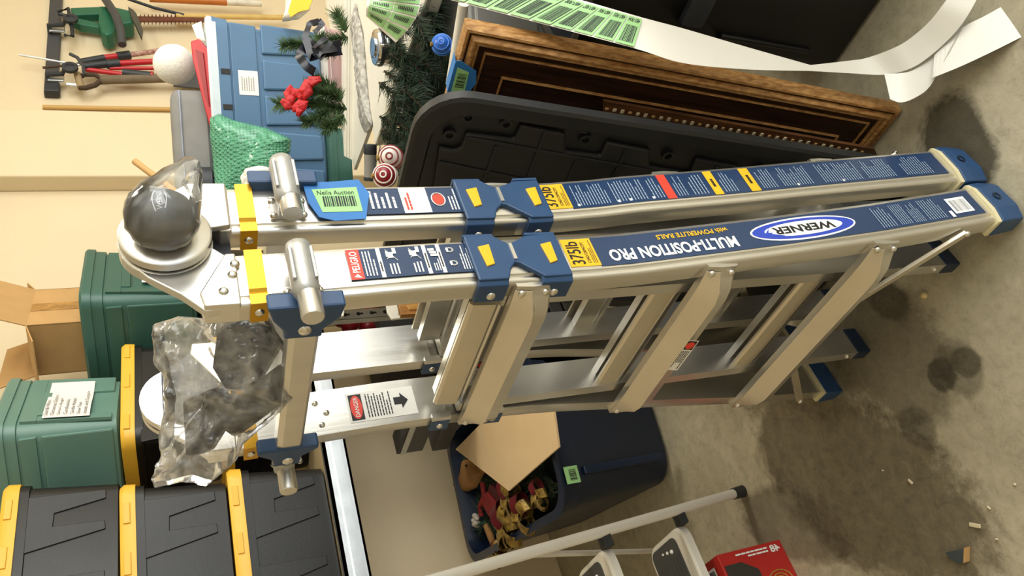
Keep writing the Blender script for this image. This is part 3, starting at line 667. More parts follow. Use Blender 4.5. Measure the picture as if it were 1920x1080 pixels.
# open cardboard box on the green lid
thX = thC; cX = PY(145, 604, 2.42); zX = zC + hC + .024
rX = Vector((math.cos(thX), math.sin(thX), 0)); lX = Vector((-math.sin(thX), math.cos(thX), 0)); wX, dX, hX = .27, .20, .17
cX = Vector((cX.x, cX.y, zX)); up = Vector((0, 0, 1))
bx = thing('cardboard_box', 'open brown cardboard box with splayed flaps on the dark green lid', 'box', (cX.x, cX.y, zX))
T_ = .004
def panel(name, o, a, b, n, m=M_card, parent=bx, th=T_): return MB().prism([o, o + a, o + a + b, o + b], Vector(n).normalized() * th).build(name, m, parent)
panel('side', cX, rX * wX, up * hX, -lX * -1); panel('side', cX, lX * dX, up * hX, rX)
panel('side', cX + lX * dX, rX * wX, up * hX, -lX); panel('side', cX + rX * wX, lX * dX, up * hX, -rX)
panel('base', cX, rX * wX, lX * dX, up)
tpo = cX + up * hX
panel('flap', tpo, rX * wX, (-lX * .05 + up * .12), lX)
panel('flap', tpo, lX * dX * .95, (-rX * .11 - up * .03), up)
panel('flap', tpo + rX * wX, lX * dX, (rX * .06 + up * .03), up)
panel('flap', tpo + lX * dX, rX * wX, (lX * .04 + up * .12), lX)
tape = film('packing_tape', '#d8c3a0', .25, .06)
MB().prism([cX + rX * .10 - lX * .001, cX + rX * .155 - lX * .001, cX + rX * .155 - lX * .001 + up * hX, cX + rX * .10 - lX * .001 + up * hX], -lX * .0006).build('tape', mat('tan_tape', '#b98a4c', .2, var=.2, scale=40, bump=.4, bscale=60), bx)
# the steel shelf they stand on
sh_ = thing('storage_shelf', 'steel-edged storage shelf carrying the black and green totes', 'shelf', (1.3, 2.55, 0))
MB().mm((-.6, 2.215, SZ - .022), (2.09, 2.93, SZ - .002)).build('shelf_board', M_board, sh_)
bmf = MB(); bmf.mm((-.6, 2.19, SZ - .075), (2.09, 2.197, SZ - .002)); bmf.mm((-.6, 2.19, SZ - .013), (2.09, 2.214, SZ - .002)); bmf.mm((-.6, 2.178, SZ - .055), (2.09, 2.191, SZ - .030)); bmf.mm((-.6, 2.19, SZ - .075), (2.09, 2.214, SZ - .068))
bmf.build('front_beam', M_galv, sh_)
def slotted_post(X, Y, z1, w=.04, slots=True):
    p = MB(); p.mm((X, Y, 0), (X + w, Y + .003, z1)); p.mm((X, Y, 0), (X + .003, Y + .03, z1)); po = p.build('post', M_galv, sh_)
    if slots:
        z = .1
        while z < z1 - .03:
            k = MB(); cxp = X + w / 2
            k.add([(cxp + .008 * math.cos(t * .785), Y - .0008, z + .008 * math.sin(t * .785)) for t in range(8)], [tuple(range(8))])
            k.add([(cxp - .004, Y - .0008, z - .018), (cxp + .004, Y - .0008, z - .018), (cxp + .004, Y - .0008, z - .004), (cxp - .004, Y - .0008, z - .004)], [(0, 1, 2, 3)])
            k.build('keyhole_slot', M_black, po); z += .05
q1 = PY(650, 590, 2.3); q2 = PY(650, 631, 2.3)
slotted_post(q1.x - .02, 2.3, SZ - .08); slotted_post(q2.x - .02, 2.3, SZ - .08)
slotted_post(-.58, 2.2, SZ - .08, slots=False); slotted_post(2.04, 2.2, SZ - .08, slots=False)
slotted_post(-.58, 2.88, SZ - .022, slots=False); slotted_post(2.04, 2.88, SZ - .022, slots=False)
# dark steel end frame seen below the shelf
fr = thing('steel_frame', 'dark grey steel rail ends jutting out below the ladder label', 'frame', (1.1, 2.4, 0))
pA = PY(762, 812, 2.25); pB_ = PY(800, 800, 2.25)
xa = pB_.x
MB().mm((xa - .005, 2.22, pB_.z - .02), (xa + .07, 2.42, pB_.z + .075)).build('upper_rail', M_dsteel, fr, bevel=.004)
MB().mm((xa - .011, 2.22, pB_.z + .045), (xa - .005, 2.41, pB_.z + .065)).build('rail_lip', M_galv, fr)
MB().mm((xa + .07, 2.24, pB_.z - .15), (xa + .12, 2.29, SZ - .078)).build('upright', M_dsteel, fr, bevel=.003)
MB().mm((xa + .005, 2.24, pB_.z - .125), (xa + .075, 2.46, pB_.z - .065)).build('lower_rail', M_dsteel, fr, bevel=.004)

# ------------------------------------------------------------------ plants and decorations helpers
M_pine = mat('pine_needles', '#3d5a38', .7, var=.25, scale=30)
M_pined = mat('dark_pine_needles', '#27402c', .7, var=.3, scale=30)
M_stem = mat('brown_stem', '#4a3826', .8)
def sprig(name, label, paths, m=None, nlen=.03, dens=900, parent=None, cat='greenery', group=None, seed=1, rad=.0006, root=None):
    t = root or thing(name, label, cat, paths[0][0], 0, group)
    rnd = random.Random(seed); nd = MB(); st = MB()
    for path in paths:
        path = [Vector(p) for p in path]; st.tube(path, [.0035 * (1 - .6 * i / len(path)) for i in range(len(path))], 5)
        for i in range(len(path) - 1):
            a, b = path[i], path[i + 1]; L = (b - a).length; d = (b - a).normalized()
            for _ in range(int(L * dens)):
                p = a.lerp(b, rnd.random()); o = d.orthogonal().normalized(); o.rotate(Matrix.Rotation(rnd.uniform(0, 6.283), 3, d))
                v = (o * rnd.uniform(.6, 1) + d * rnd.uniform(.35, .9) + Vector((0, 0, rnd.uniform(-.25, .1)))).normalized() * nlen * rnd.uniform(.6, 1.15)
                s1 = v.cross(d).normalized() * rad * 1.6; s2 = v.cross(s1).normalized() * rad * 1.6
                nd.add([p + s1, p - s1 * .5 + s2, p - s1 * .5 - s2, p + v], [(0, 1, 3), (1, 2, 3), (2, 0, 3)])
    st.build('stem', M_stem, t); nd.build('needles', m or M_pine, t, kind='stuff')
    return t

# ------------------------------------------------------------------ big blue bin of decorations
M_bin = mat('navy_bin_plastic', '#14243e', .38, var=.08, scale=5)
thN = math.radians(-11.5); bw, bd, bh = .50, .94, .42
bloc = (.968, 2.276, 0)
bin_ = thing('storage_bin', 'large open navy blue bin full of Christmas decorations on the floor', 'bin', bloc, thN)
lv = []
for t, g in ((0, -.012), (.03, 0), (.8, 0), (.82, .006), (.97, .006), (.975, .018), (1.0, .020)):
    k = 1 - .13 * (1 - t); lv.append(rring(0, 0, bh * t, bw / 2 * k + g - .02, bd / 2 * k + g - .02, .09, 6))
inn_ = []
for t in (1.0, .6, .05):
    k = 1 - .13 * (1 - t); inn_.append(rring(0, 0, bh * t, bw / 2 * k - .026, bd / 2 * k - .026, .085, 6))
MB().loft(lv + inn_).build('bin_body', M_bin, bin_, world=False, smooth=40)
for u in (-.14, .14): MB().mm((u - .012, -bd / 2 * .94 - .004, .06), (u + .012, -bd / 2 * .94 + .03, .33)).build('rib', M_bin, bin_, world=False, bevel=.004)
BM = ROOTM[bin_]
def bl(x, y, z): return BM @ Vector((x, y, z))
# green price tag stuck on the rim
gt = PP(1073, 890, bl(0, -bd / 2 - .002, .38), BM.to_3x3() @ Vector((0, -1, 0)))
M_gtag = mat('green_tag_paper', '#9ed18c', .6, var=.03)
nb = BM.to_3x3() @ Vector((0, -1, 0)); rb_ = BM.to_3x3() @ Vector((1, 0, 0))
tg = MB().prism([gt - rb_ * .024 - up * .02, gt + rb_ * .024 - up * .02, gt + rb_ * .024 + up * .022, gt - rb_ * .024 + up * .022], nb * .002).build('price_tag', M_gtag, bin_)
mb = MB(); barcode(mb, frame(gt - rb_ * .016 - up * .012 + nb * .0024, rb_, up), 0, 0, .032, .022, 3, 14); mb.build('barcode', M_black, tg)
# greenery filling it
paths = []
rnd = random.Random(5)
for i in range(34):
    x0 = rnd.uniform(-.17, .17); y0 = rnd.uniform(-.40, .40); ang = rnd.uniform(0, 6.28); L = rnd.uniform(.10, .18)
    x1 = max(-.17, min(.17, x0 + L * math.cos(ang))); y1 = max(-.40, min(.40, y0 + L * math.sin(ang)))
    paths.append([bl(x0, y0, .34), bl((x0 + x1) / 2, (y0 + y1) / 2, .375 + rnd.uniform(-.01, .02)), bl(x1, y1, .36 + rnd.uniform(0, .03))])
sprig('artificial_pine', 'dark artificial pine greenery heaped inside the navy bin', paths, mat('bin_pine', '#3a573f', .7, var=.3, scale=30), .036, 700, seed=9, rad=.0008)
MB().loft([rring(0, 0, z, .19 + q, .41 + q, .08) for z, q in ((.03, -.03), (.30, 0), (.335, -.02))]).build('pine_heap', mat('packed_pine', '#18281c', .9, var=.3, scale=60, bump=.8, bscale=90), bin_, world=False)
# board lying across it
sb = [PZ(857, 842, .435), PZ(957, 920, .432), PZ(1051, 838, .432), PZ(1042, 772, .436), PZ(930, 768, .438)]
tag(MB().prism(sb, (0, 0, .006)).build('cardboard_sheet', mat('buff_card', '#e8cb9f', .8, var=.02)), 'plain buff cardboard sheet lying across the open navy bin', 'cardboard')
# reindeer head, house, ornament, bows
M_deer = mat('tan_felt', '#a77a45', .9, var=.1, bump=.2)
def zpoly(pts, z): return [PZ(x, y, z) for x, y in pts]
dr = thing('reindeer_ornament', 'tan felt reindeer head with black nose at the bin corner', 'ornament', PZ(880, 890, .35))
pillow(MB(), zpoly([(871, 861), (869, 872), (866, 886), (857, 899), (852, 908), (857, 920), (866, 924), (880, 921), (893, 915), (902, 900), (909, 886), (896, 872), (883, 863)], .385), (0, 0, 1), .022, .001, 20, 2, 10, .9).build('head', M_deer, dr, smooth=60)
MB().ball(PZ(858, 911, .398), .013).build('nose', mat('black_felt', '#17130f', .8), dr, smooth=60)
MB().ball(PZ(874, 873, .405), .005, 10, 6).build('eye', mat('black_felt2', '#17130f', .4), dr, smooth=60)
pillow(MB(), zpoly([(893, 868), (912, 862), (918, 884), (905, 888)], .395), (0, 0, 1), .012, .001, 12, 4, 10, .9).build('ear', M_deer, dr, smooth=60)
od = PZ(880, 945, .375)
ob = thing('disc_ornament', 'round black ornament dotted with silver beads beside the reindeer', 'ornament', od)
MB().lathe(od, (-.1, -.2, 1), [(.03, -.004), (.033, 0), (.03, .006), (.005, .008)], 20).build('disc', M_char, ob, smooth=40)
for k in range(14):
    r_ = .023 if k < 9 else .011; a_ = k * 6.283 / (9 if k < 9 else 5); MB().ball(od + Vector((r_ * math.cos(a_), r_ * math.sin(a_), .008)), .0035, 6, 4).build('bead', M_rivet, ob)
M_dred = mat('deep_red_felt', '#8e1f1e', .75, var=.15, bump=.15)
hs = PZ(930, 940, .37)
ho = thing('birdhouse_ornament', 'small red birdhouse ornament with pitched roof in the navy bin', 'ornament', hs)
MB().prism(zpoly([(925, 920), (950, 952), (952, 968), (930, 966), (915, 940)], .385), (0, 0, .028)).build('roof', M_dred, ho, bevel=.002)
MB().prism(zpoly([(930, 905), (953, 925), (953, 950), (926, 920)], .380), (0, 0, .025)).build('wall', mat('burgundy', '#4f1218', .7), ho, bevel=.002)
MB().tube([PZ(905, 905, .39), PZ(908, 930, .40), PZ(900, 950, .39), PZ(903, 968, .39)], .010, 8).build('striped_ribbon', M_dred, ho, smooth=60)
sa = PZ(905, 975, .375)
so_ = thing('santa_arm_ornament', 'felt arm with fluffy white cuff lying in the navy bin', 'ornament', sa)
fl_ = MB()
for k in range(26):
    a_ = rnd.uniform(0, 6.28); r_ = rnd.uniform(0, .022); fl_.ball(sa + Vector((r_ * math.cos(a_), r_ * math.sin(a_), .02 + rnd.uniform(0, .012))), .010, 6, 4)
fl_.build('fluffy_cuff', mat('white_fleece', '#d8cfc2', .95, var=.1, bump=.5, bscale=200), so_, smooth=60, kind='stuff')
MB().tube([PZ(912, 985, .395), PZ(920, 1005, .395), PZ(928, 1030, .385)], [.012, .013, .009], 10).build('sleeve', M_deer, so_, smooth=60)
M_goldr = mat('gold_ribbon', '#b99a4a', .4, .3, var=.3, scale=60, col2='#5a421c', bump=.3, bscale=120)
M_burg = mat('burgundy_ribbon', '#6a1a26', .45, var=.2)
def bow(label, cx, cy, z, n, seed, s=.05):
    c = PZ(cx, cy, z); t = thing('ribbon_bow', label, 'bow', c, 0, 'gold and burgundy bows in the bin'); rnd = random.Random(seed)
    for k in range(n):
        a_ = 6.283 * k / n + rnd.uniform(-.3, .3); d = Vector((math.cos(a_), math.sin(a_), 0)); w = Vector((-d.y, d.x, .25)).normalized() * s * .30
        L = s * rnd.uniform(.8, 1.2); rings = []
        for i in range(11):
            th = math.pi * 2 * i / 10 - math.pi; p = c + d * (L * .5 * (1 + math.cos(th))) + Vector((0, 0, .008 + L * .34 * math.sin(th) * (1 if True else 0) + .012))
            rings.append([p - w, p + w, p + w + Vector((0, 0, .0012)), p - w + Vector((0, 0, .0012))])
        MB().loft(rings).build('loop', M_goldr if k else M_burg, t, smooth=40)
    MB().ball(c + Vector((0, 0, .016)), s * .22, 10, 6).build('knot', M_burg, t, smooth=60)
    return t
bow('gold bow with burgundy knot, nearest to the cardboard sheet in the navy bin', 968, 935, .39, 6, 1, .07)
bow('gold bow in the middle of the navy bin', 962, 985, .39, 7, 2, .08)
bow('gold and burgundy bow half under the white stool rail', 990, 962, .39, 5, 3, .065)
bow('small gold bow at the lower edge of the navy bin contents', 945, 1035, .38, 5, 4, .055)
bow('small gold bow in the pine beside the green tag', 1022, 925, .39, 4, 5, .045)

# ------------------------------------------------------------------ white step stool
M_wp = mat('white_powder_coat', '#e6e2d8', .35, var=.02)
M_rubber = mat('grey_rubber', '#4b4b4a', .75, var=.08, bump=.1)
stool = thing('step_stool', 'white folding step stool with grey rubber treads at the lower frame edge', 'step stool', (.3, 1.75, 0))
s0 = Vector((.53, 1.68, .0)); s1 = PY(838, 1081, 1.5); sd = s1 - s0
SX = -.46
for off in (0, SX):
    o_ = Vector((off, 0, 0)); MB().tube([s0 + o_ + sd * .03, s0 + o_ + sd * 1.08], .0125, 14).build('front_rail', M_wp, stool, smooth=50)
    MB().tube([s0 + o_ + sd * -.003, s0 + o_ + sd * .045], [.0165, .0150], 12).build('rubber_foot', mat('dark_rubber', '#2f3133', .7), stool, smooth=40)
    b0_ = s0 + o_ + Vector((-.01, .40, .004)); b1_ = s0 + o_ + sd * .80
    MB().tube([b0_ + (b1_ - b0_) * .02, b1_], .007, 10).build('rear_leg', M_wp, stool, smooth=50)
    MB().tube([b0_ - (b1_ - b0_) * .01, b0_ + (b1_ - b0_) * .03], .010, 10).build('rubber_foot', MATS['dark_rubber'], stool)
for zz, t_ in ((.262, .285), (.51, .56)):
    q = s0 + sd * t_
    x1, x0, y0_, y1_ = q.x - .03, q.x + SX + .03, q.y + .012, q.y + .20
    tr_ = MB().loft([rring((x0 + x1) / 2, (y0_ + y1_) / 2, z, (x1 - x0) / 2 - g, (y1_ - y0_) / 2 - g, .035, 5) for z, g in ((zz - .028, .006), (zz - .024, 0), (zz - .006, 0), (zz, .005))]).build('step', M_wp, stool, smooth=35)
    MB().loft([rring((x0 + x1) / 2, (y0_ + y1_) / 2 + .012, z, (x1 - x0) / 2 - .014 - g, (y1_ - y0_) / 2 - .026 - g, .02, 4) for z, g in ((zz - .001, 0), (zz + .003, .001))]).build('tread_mat', M_rubber, tr_, smooth=35)
    for k in range(3): MB().ball((x1 - .035 - .011 * k * .4, (y0_ + y1_) / 2 + .02 - .022 * k, zz + .003), .0035 + .0012 * k, 8, 5).build('tread_dot', M_white, tr_)
    for k in range(7): MB().mm((x0 + .06, y0_ + .045 + .018 * k, zz + .002), (x1 - .06, y0_ + .050 + .018 * k, zz + .0045)).build('tread_ridge', M_rubber, tr_)
    for xx in (q.x, q.x + SX):
        MB().box((xx - (.018 if xx == q.x else -.018), q.y + .012, zz - .012), (.034, .030, .024)).build('step_bracket', MATS['dark_rubber'], stool, bevel=.003)

# ------------------------------------------------------------------ red box on the floor
M_redb = mat('red_carton', '#b8261f', .5, var=.06)
M_greyb = mat('carton_grey', '#38352f', .5, var=.05)
rx1, ry0, rz1 = .377, 1.636, .198
red = thing('carton', 'small red carton with a white barcode on top, numbered 48', 'box', (rx1 - .12, ry0 + .10, 0))
MB().mm((rx1 - .24, ry0, 0), (rx1, ry0 + .16, rz1)).build('carton_body', M_redb, red, bevel=.002)
ff = lambda x, y, e=.0008: Vector((rx1 - x, ry0 - e, y))
mb = MB(); mb.add([ff(.03, rz1 - .006), ff(.23, rz1 - .006), ff(.23, .10), ff(.055, .10), ff(.03, .14)], [(0, 1, 2, 3, 4)]); mb.build('grey_panel', M_greyb, red)
mb = MB(); put_text(mb, '48', lambda x, y: ff(.004 + .022 - y, .012 + x, .0014), .030, .018, .03)
fine_print(mb, lambda x, y: ff(y, x, .0014), .05, .008, .15, .024, 2, 3, .5); mb.build('carton_print', M_white, red)
mb = MB()
for g, w_ in ((1, .0016), (.62, .0016), (.3, .002)):
    mb.tube([ff(.09 + .022 * g * math.cos(t * .524), .05 + .034 * g * math.sin(t * .524), .001) for t in range(13)], w_, 4)
mb.build('emblem', mat('gold_print', '#c9a24c', .4, .4), red)
tf = lambda x, y, e=.0008: Vector((rx1 - .02 - x, ry0 + .03 + y, rz1 + e))
mb = MB(); quad(mb, tf, 0, 0, .055, .075); wl = mb.build('white_label', M_white, red)
mb = MB(); barcode(mb, lambda x, y: tf(y, x, .0014), .006, .006, .068, .048, 5, 22); mb.build('barcode', M_black, wl)
mb = MB(); fine_print(mb, tf, .065, .01, .19, .13, 6, 9, .4); mb.build('carton_print', M_white, red)

# ------------------------------------------------------------------ bits on the floor
def chip(name, label, cat, x, y, build): p = PZ(x, y, 0); o = build(p); tag(o, label, cat); return o
M_nut = mat('pale_nutshell', '#d9c08a', .5, var=.1)
chip('nut', 'pale round nut on the concrete near the lowest ladder rung', 'nut', 1737, 553, lambda p: MB().ball(p + Vector((0, 0, .0075)), .008, 12, 8, (1, .85, .95)).build('nut', M_nut, smooth=60))
p = PZ(1800, 1040, 0); 
sc = thing('plastic_shard', 'dark wedge-shaped shard with tan edge on the bare concrete', 'shard', p)
pz = [PZ(1777, 1035, .001), PZ(1815, 1028, .001), PZ(1814, 1053, .001), PZ(1800, 1056, .001), PZ(1785, 1046, .001)]
MB().prism(pz, (0, 0, .008)).build('shard_body', mat('slate_plastic', '#3f4a4e', .5), sc, bevel=.002)
MB().prism([PZ(1813, 1026, .001), PZ(1819, 1024, .001), PZ(1818, 1052, .001), PZ(1812, 1054, .001)], (0, 0, .009)).build('tan_edge', M_card, sc)
M_chipm = mat('wood_chip', '#e0d2b0', .7)
for (x, y, L, a, lb) in ((1828, 985, .022, 1.0, 'slim pale wood splinter above the dark shard'), (1707, 903, .012, .3, 'tiny pale wood chip in the middle of the oil stain'), (1854, 952, .007, .2, 'white crumb near the right frame edge'), (1869, 1011, .005, .9, 'tiny white crumb between splinter and floor crack'), (1903, 908, .005, .2, 'small white crumb beside the floor crack'), (1655, 882, .004, .2, 'tiny white speck on the oil stain')):
    c = PZ(x, y, .0025); R = Matrix.Rotation(a, 3, 'Z'); tag(MB().box(c, (L, L * .3 + .001, .004), R).build('floor_chip', M_chipm, bevel=.001), lb, 'chip')
# ------------------------------------------------------------------ black lid leaning on the panel
M_lidb = mat('black_lid_plastic', '#0f1010', .5, var=.15, scale=8, bump=.06, bscale=120)
nL = Vector((-.97, 0, .17)).normalized(); oL = Vector((.765, .724, 0)); tL = Vector((.17, 0, .97)).normalized(); sL = Vector((0, 1, 0))
lidt = thing('bin_lid', 'large black ribbed plastic lid leaning between ladder and framed panel', 'lid', (.80, .92, 0))
def LP(s, t, e=0.0): return oL + sL * (s) + tL * t + nL * e
def Lpx(x, y, e=0.0): return PP(x, y, oL + nL * e, nL)
S1, T0, T1 = .50, .004, 1.012
def rr2(s0, s1, t0, t1, r, seg=7):
    p = []
    for cs, ct, a0 in ((s1 - r, t1 - r, 0), (s0 + r, t1 - r, 90), (s0 + r, t0 + r, 180), (s1 - r, t0 + r, 270)):
        for k in range(seg + 1):
            a = math.radians(a0 + 90 * k / seg); p.append((cs + r * math.cos(a), ct + r * math.sin(a)))
    return p
out_ = rr2(0, S1, T0, T1, .085); o2_ = rr2(.006, S1 - .006, T0 + .006, T1 - .006, .080); i_ = rr2(.030, S1 - .030, T0 + .030, T1 - .030, .065); i2_ = rr2(.036, S1 - .036, T0 + .036, T1 - .036, .06)
MB().loft([[LP(s, t, -.022) for s, t in out_], [LP(s, t, -.004) for s, t in out_], [LP(s, t, 0) for s, t in o2_], [LP(s, t, 0) for s, t in i_], [LP(s, t, -.012) for s, t in i2_]]).build('lid_shell', M_lidb, lidt, smooth=30)
plat = [(822, 268), (851, 274), (864, 266), (872, 242), (962, 253), (975, 226), (1058, 243), (1058, 276), (1123, 284), (1136, 258), (1216, 274), (1216, 305), (1290, 318), (1302, 290), (1385, 306), (1386, 335), (1460, 345), (1480, 360), (1300, 420), (1000, 420), (806, 380)]
MB().prism([Lpx(x, y, -.014) for x, y in plat], nL * .012).build('raised_field', M_lidb, lidt, bevel=.004)
def lrib(a, b, w=.006, e=.003, name='rib'):
    p, q = Lpx(*a, -.002), Lpx(*b, -.002); d = (q - p).normalized(); n_ = nL.cross(d) * w / 2
    MB().prism([p - n_, q - n_, q + n_, p + n_], nL * e).build(name, M_lidb, lidt, bevel=.001)
for a, b in (((874, 257), (1235, 322)), ((822, 303), (1010, 342)), ((931, 272), (905, 346)), ((1022, 246), (984, 346)), ((1080, 301), (1058, 352)), ((1174, 280), (1142, 348)), ((1260, 325), (1245, 360)), ((1345, 312), (1320, 356))): lrib(a, b)
for x, y in ((842, 247), (877, 214), (948, 227), (1096, 256), (1250, 287), (1420, 312)):
    c = Lpx(x, y, -.013); MB().lathe(c, nL, [(.011, 0), (.011, .010), (.0065, .010), (.0065, .004)], 14).build('screw_boss', M_lidb, lidt, smooth=40)
MB().prism([LP(.03, .72, -.001), LP(.034, .72, -.001), LP(.034, .735, -.001), LP(.03, .735, -.001)], nL * .002).build('notch', M_lidb, lidt)

# ------------------------------------------------------------------ gilt-edged framed panel
def wood(name, a, b, sc=40):
    return mat(name, b, .42, var=.1, scale=sc, col2=a, stretch=(1, 3, .12), bump=.12, bscale=70)
M_gilt = mat('gilt_moulding', '#c0935a', .4, var=.1, scale=160, col2='#86592c', stretch=(1, 1, .35), bump=.3, bscale=220)
M_dwood = wood('dark_stained_wood', '#1f110a', '#3a2114')
nP = Vector((-.89, 0, .17)).normalized(); oP = Vector((.90, .69, .004)); tP = Vector((.17, 0, .89)).normalized(); HP = .908; WP = .46
pan = thing('framed_panel', 'dark wooden panel in gilt moulded frame leaning beside the black bin', 'picture frame', (.95, .92, 0))
def PL(s, t, e=0.0): return oP + sL * s + tP * t + nP * e
MB().prism([PL(.004, .004, -.028), PL(WP - .004, .004, -.028), PL(WP - .004, HP - .004, -.028), PL(.004, HP - .004, -.028)], nP * .018).build('back_panel', M_dwood, pan)
def moulding(s, prof, m, name='moulding'):
    # four mitred lengths round the panel, inset s from its edge; prof = (inset, height)
    cs = [(0, 0), (WP, 0), (WP, HP), (0, HP)]
    for i in range(4):
        a, b = cs[i], cs[(i + 1) % 4]
        def c_(k, ins): x, y = cs[k]; return (x + ins * (1 if x == 0 else -1), y + ins * (1 if y == 0 else -1))
        r0 = [PL(*c_(i, s + q), h) for q, h in prof]; r1 = [PL(*c_((i + 1) % 4, s + q), h) for q, h in prof]
        MB().loft([r0, r1]).build(name, m, pan, smooth=30)
moulding(0, [(0, -.030), (0, -.006), (.003, .0), (.007, .001), (.010, -.003), (.010, -.030)], M_gilt)
moulding(.010, [(0, -.030), (0, -.005), (.003, -.005), (.003, -.030)], M_dwood, 'groove')
moulding(.013, [(0, -.030), (0, -.002), (.003, .003), (.006, .005), (.010, .004), (.012, .0), (.012, -.030)], M_gilt)
moulding(.025, [(0, -.030), (0, -.001), (.004, .001), (.007, -.004), (.007, -.030)], M_gilt)
moulding(.032, [(0, -.030), (0, -.006), (.012, -.009), (.012, -.030)], M_dwood, 'cove')
moulding(.044, [(0, -.030), (0, -.006), (.002, -.003), (.004, -.006), (.004, -.030)], M_gilt, 'fillet')
moulding(.048, [(0, -.030), (0, -.008), (.040, -.010), (.040, -.030)], M_dwood, 'dark_field')
moulding(.088, [(0, -.030), (0, -.008), (.002, -.004), (.004, -.008), (.004, -.030)], M_gilt, 'fillet')
# blue tape and green tag at its top corner
M_tapeb = mat('blue_masking_tape', '#2f76bd', .6, var=.06, bump=.15, bscale=80)
tb = thing('tape_tag', 'blue masking tape with green auction tag on the panel corner', 'tape', PL(.10, HP, 0))
tp_ = [PL(s, t, .0065) for s, t in ((.060, HP - .004), (.075, HP - .036), (.100, HP - .042), (.135, HP - .030), (.135, HP + .003), (.062, HP + .003))]
MB().prism(tp_, nP * .001).build('tape', M_tapeb, tb)
MB().prism([PL(.066, HP + .003, .0065), PL(.130, HP + .003, .0065), PL(.130, HP + .003, -.024), PL(.066, HP + .003, -.024)], tP * .001).build('tape_fold', M_tapeb, tb)
gtag = MB().prism([PL(s, t, .0076) for s, t in ((.074, HP - .002), (.080, HP - .024), (.125, HP - .026), (.125, HP - .002))], nP * .0005).build('green_tag', M_gtag, tb)
mb = MB(); barcode(mb, lambda x, y: PL(.085 + x, HP - .022 + y, .0085), 0, 0, .03, .016, 7, 12); mb.build('barcode', M_black, gtag)
# serrated strip between lid and panel
nS = nP; oS = Vector((.862, .70, .004))
sw = thing('serrated_strip', 'narrow brown wooden strip with pale ragged teeth behind the black lid', 'strip', (.9, .8, 0))
def Spx(x, y, e=0.0): return PP(x, y, oS + nS * e, nS)
MB().prism([Spx(1132, 190), Spx(1640, 280), Spx(1652, 306), Spx(1600, 306), Spx(1132, 220)], -nS * .008).build('strip_board', wood('old_brown_wood', '#3d2616', '#6b4426'), sw)
for k in range(34):
    x = 1138 + k * 14.5; y = 203 + (x - 1132) * .168; p = Spx(x, y, .0005); w_ = .004 + .003 * ((k * 7) % 3) / 2
    MB().box(p, (.003, w_, .006), None).build('tooth', M_chipm if k % 3 else M_card, sw)

# ------------------------------------------------------------------ black bin behind
bb_ = thing('storage_bin', 'tall plain black plastic bin behind the trailing paper ribbon', 'bin', (1.36, .56, 0))
kx, ky = 1.415, .52
MB().loft([rring(kx, ky, z, hx, hy, .05, 5) for z, hx, hy in ((0, .295, .235), (.01, .305, .245), (.60, .305, .265), (.61, .31, .27), (.66, .31, .27), (.665, .30, .26), (.66, .288, .248), (.05, .27, .22))]).build('bin_body', mat('black_bin_plastic', '#0c0d10', .42, var=.1), bb_, smooth=35)
g0_ = PX(1350, 67, 1.108); g1_ = PX(1515, 96, 1.108)
MB().tube([g0_, g1_], .006, 8).build('side_rib', MATS['black_bin_plastic'], bb_, smooth=50)
h0_ = PX(1305, 30, 1.105)
MB().mm((h0_.x - .012, h0_.y - .16, h0_.z - .02), (h0_.x + .02, h0_.y + .02, h0_.z + .03)).build('handle', M_char, bb_, bevel=.006)

# ------------------------------------------------------------------ ribbon of green barcode labels
M_back = mat('glassine_backing', '#ece9e0', .45, var=.02)
rib = thing('label_ribbon', 'trailing white ribbon of green barcode labels curling down to the floor', 'label roll', PZ(1690, 160, 0))
def strip(T, B, name='ribbon_length', sub=6):
    # T and B: edge lists of (x, y, depth)
    def res(E):
        o = []
        for i in range(len(E) - 1):
            p0, p1, p2, p3 = E[max(i - 1, 0)], E[i], E[i + 1], E[min(i + 2, len(E) - 1)]
            for k in range(sub):
                t = k / sub; o.append(tuple(.5 * ((2 * b) + (-a + c) * t + (2 * a - 5 * b + 4 * c - d) * t * t + (-a + 3 * b - 3 * c + d) * t ** 3) for a, b, c, d in zip(p0, p1, p2, p3)))
        o.append(E[-1]); return [PD(*p) for p in o]
    t_, b_ = res(T), res(B); mb = MB(); rings = []
    for p, q in zip(t_, b_):
        n_ = cf * .0006; rings.append([p, q, q + n_, p + n_])
    return mb.loft(rings).build(name, M_back, rib, smooth=50)
d0, d1 = 1.48, 1.46
strip([(735, -70, 1.74), (800, -80, 1.58), (905, -52, 1.35)], [(690, -30, 1.74), (745, -40, 1.60), (830, -4, 1.33)])
strip([(905, -52, 1.35), (1090, 0, 1.33), (1205, 33, 1.33), (1280, 53, 1.345), (1400, 88, 1.39), (1520, 122, 1.445)], [(830, -4, 1.33), (1010, 43, 1.31), (1188, 90, 1.305), (1280, 118, 1.325), (1400, 130, 1.38), (1520, 133, 1.445)])
strip([(1520, 122, 1.445), (1590, 114, 1.47), (1627, 108, 1.49), (1680, 88, 1.47), (1713, 67, 1.45), (1745, 38, 1.42), (1767, 10, 1.40), (1785, -14, 1.39)], [(1520, 133, 1.445), (1590, 137, 1.47), (1660, 140, 1.49), (1710, 127, 1.46), (1750, 100, 1.43), (1790, 62, 1.40), (1815, 28, 1.38), (1835, -8, 1.37)])
strip([(1658, 138, 1.49), (1690, 137, 1.475), (1715, 130, 1.46), (1750, 105, 1.44), (1795, 58, 1.42), (1810, 35, 1.41)], [(1669, 186, 1.462), (1690, 192, 1.458), (1718, 182, 1.445), (1745, 160, 1.425), (1775, 105, 1.405), (1808, 45, 1.40)])
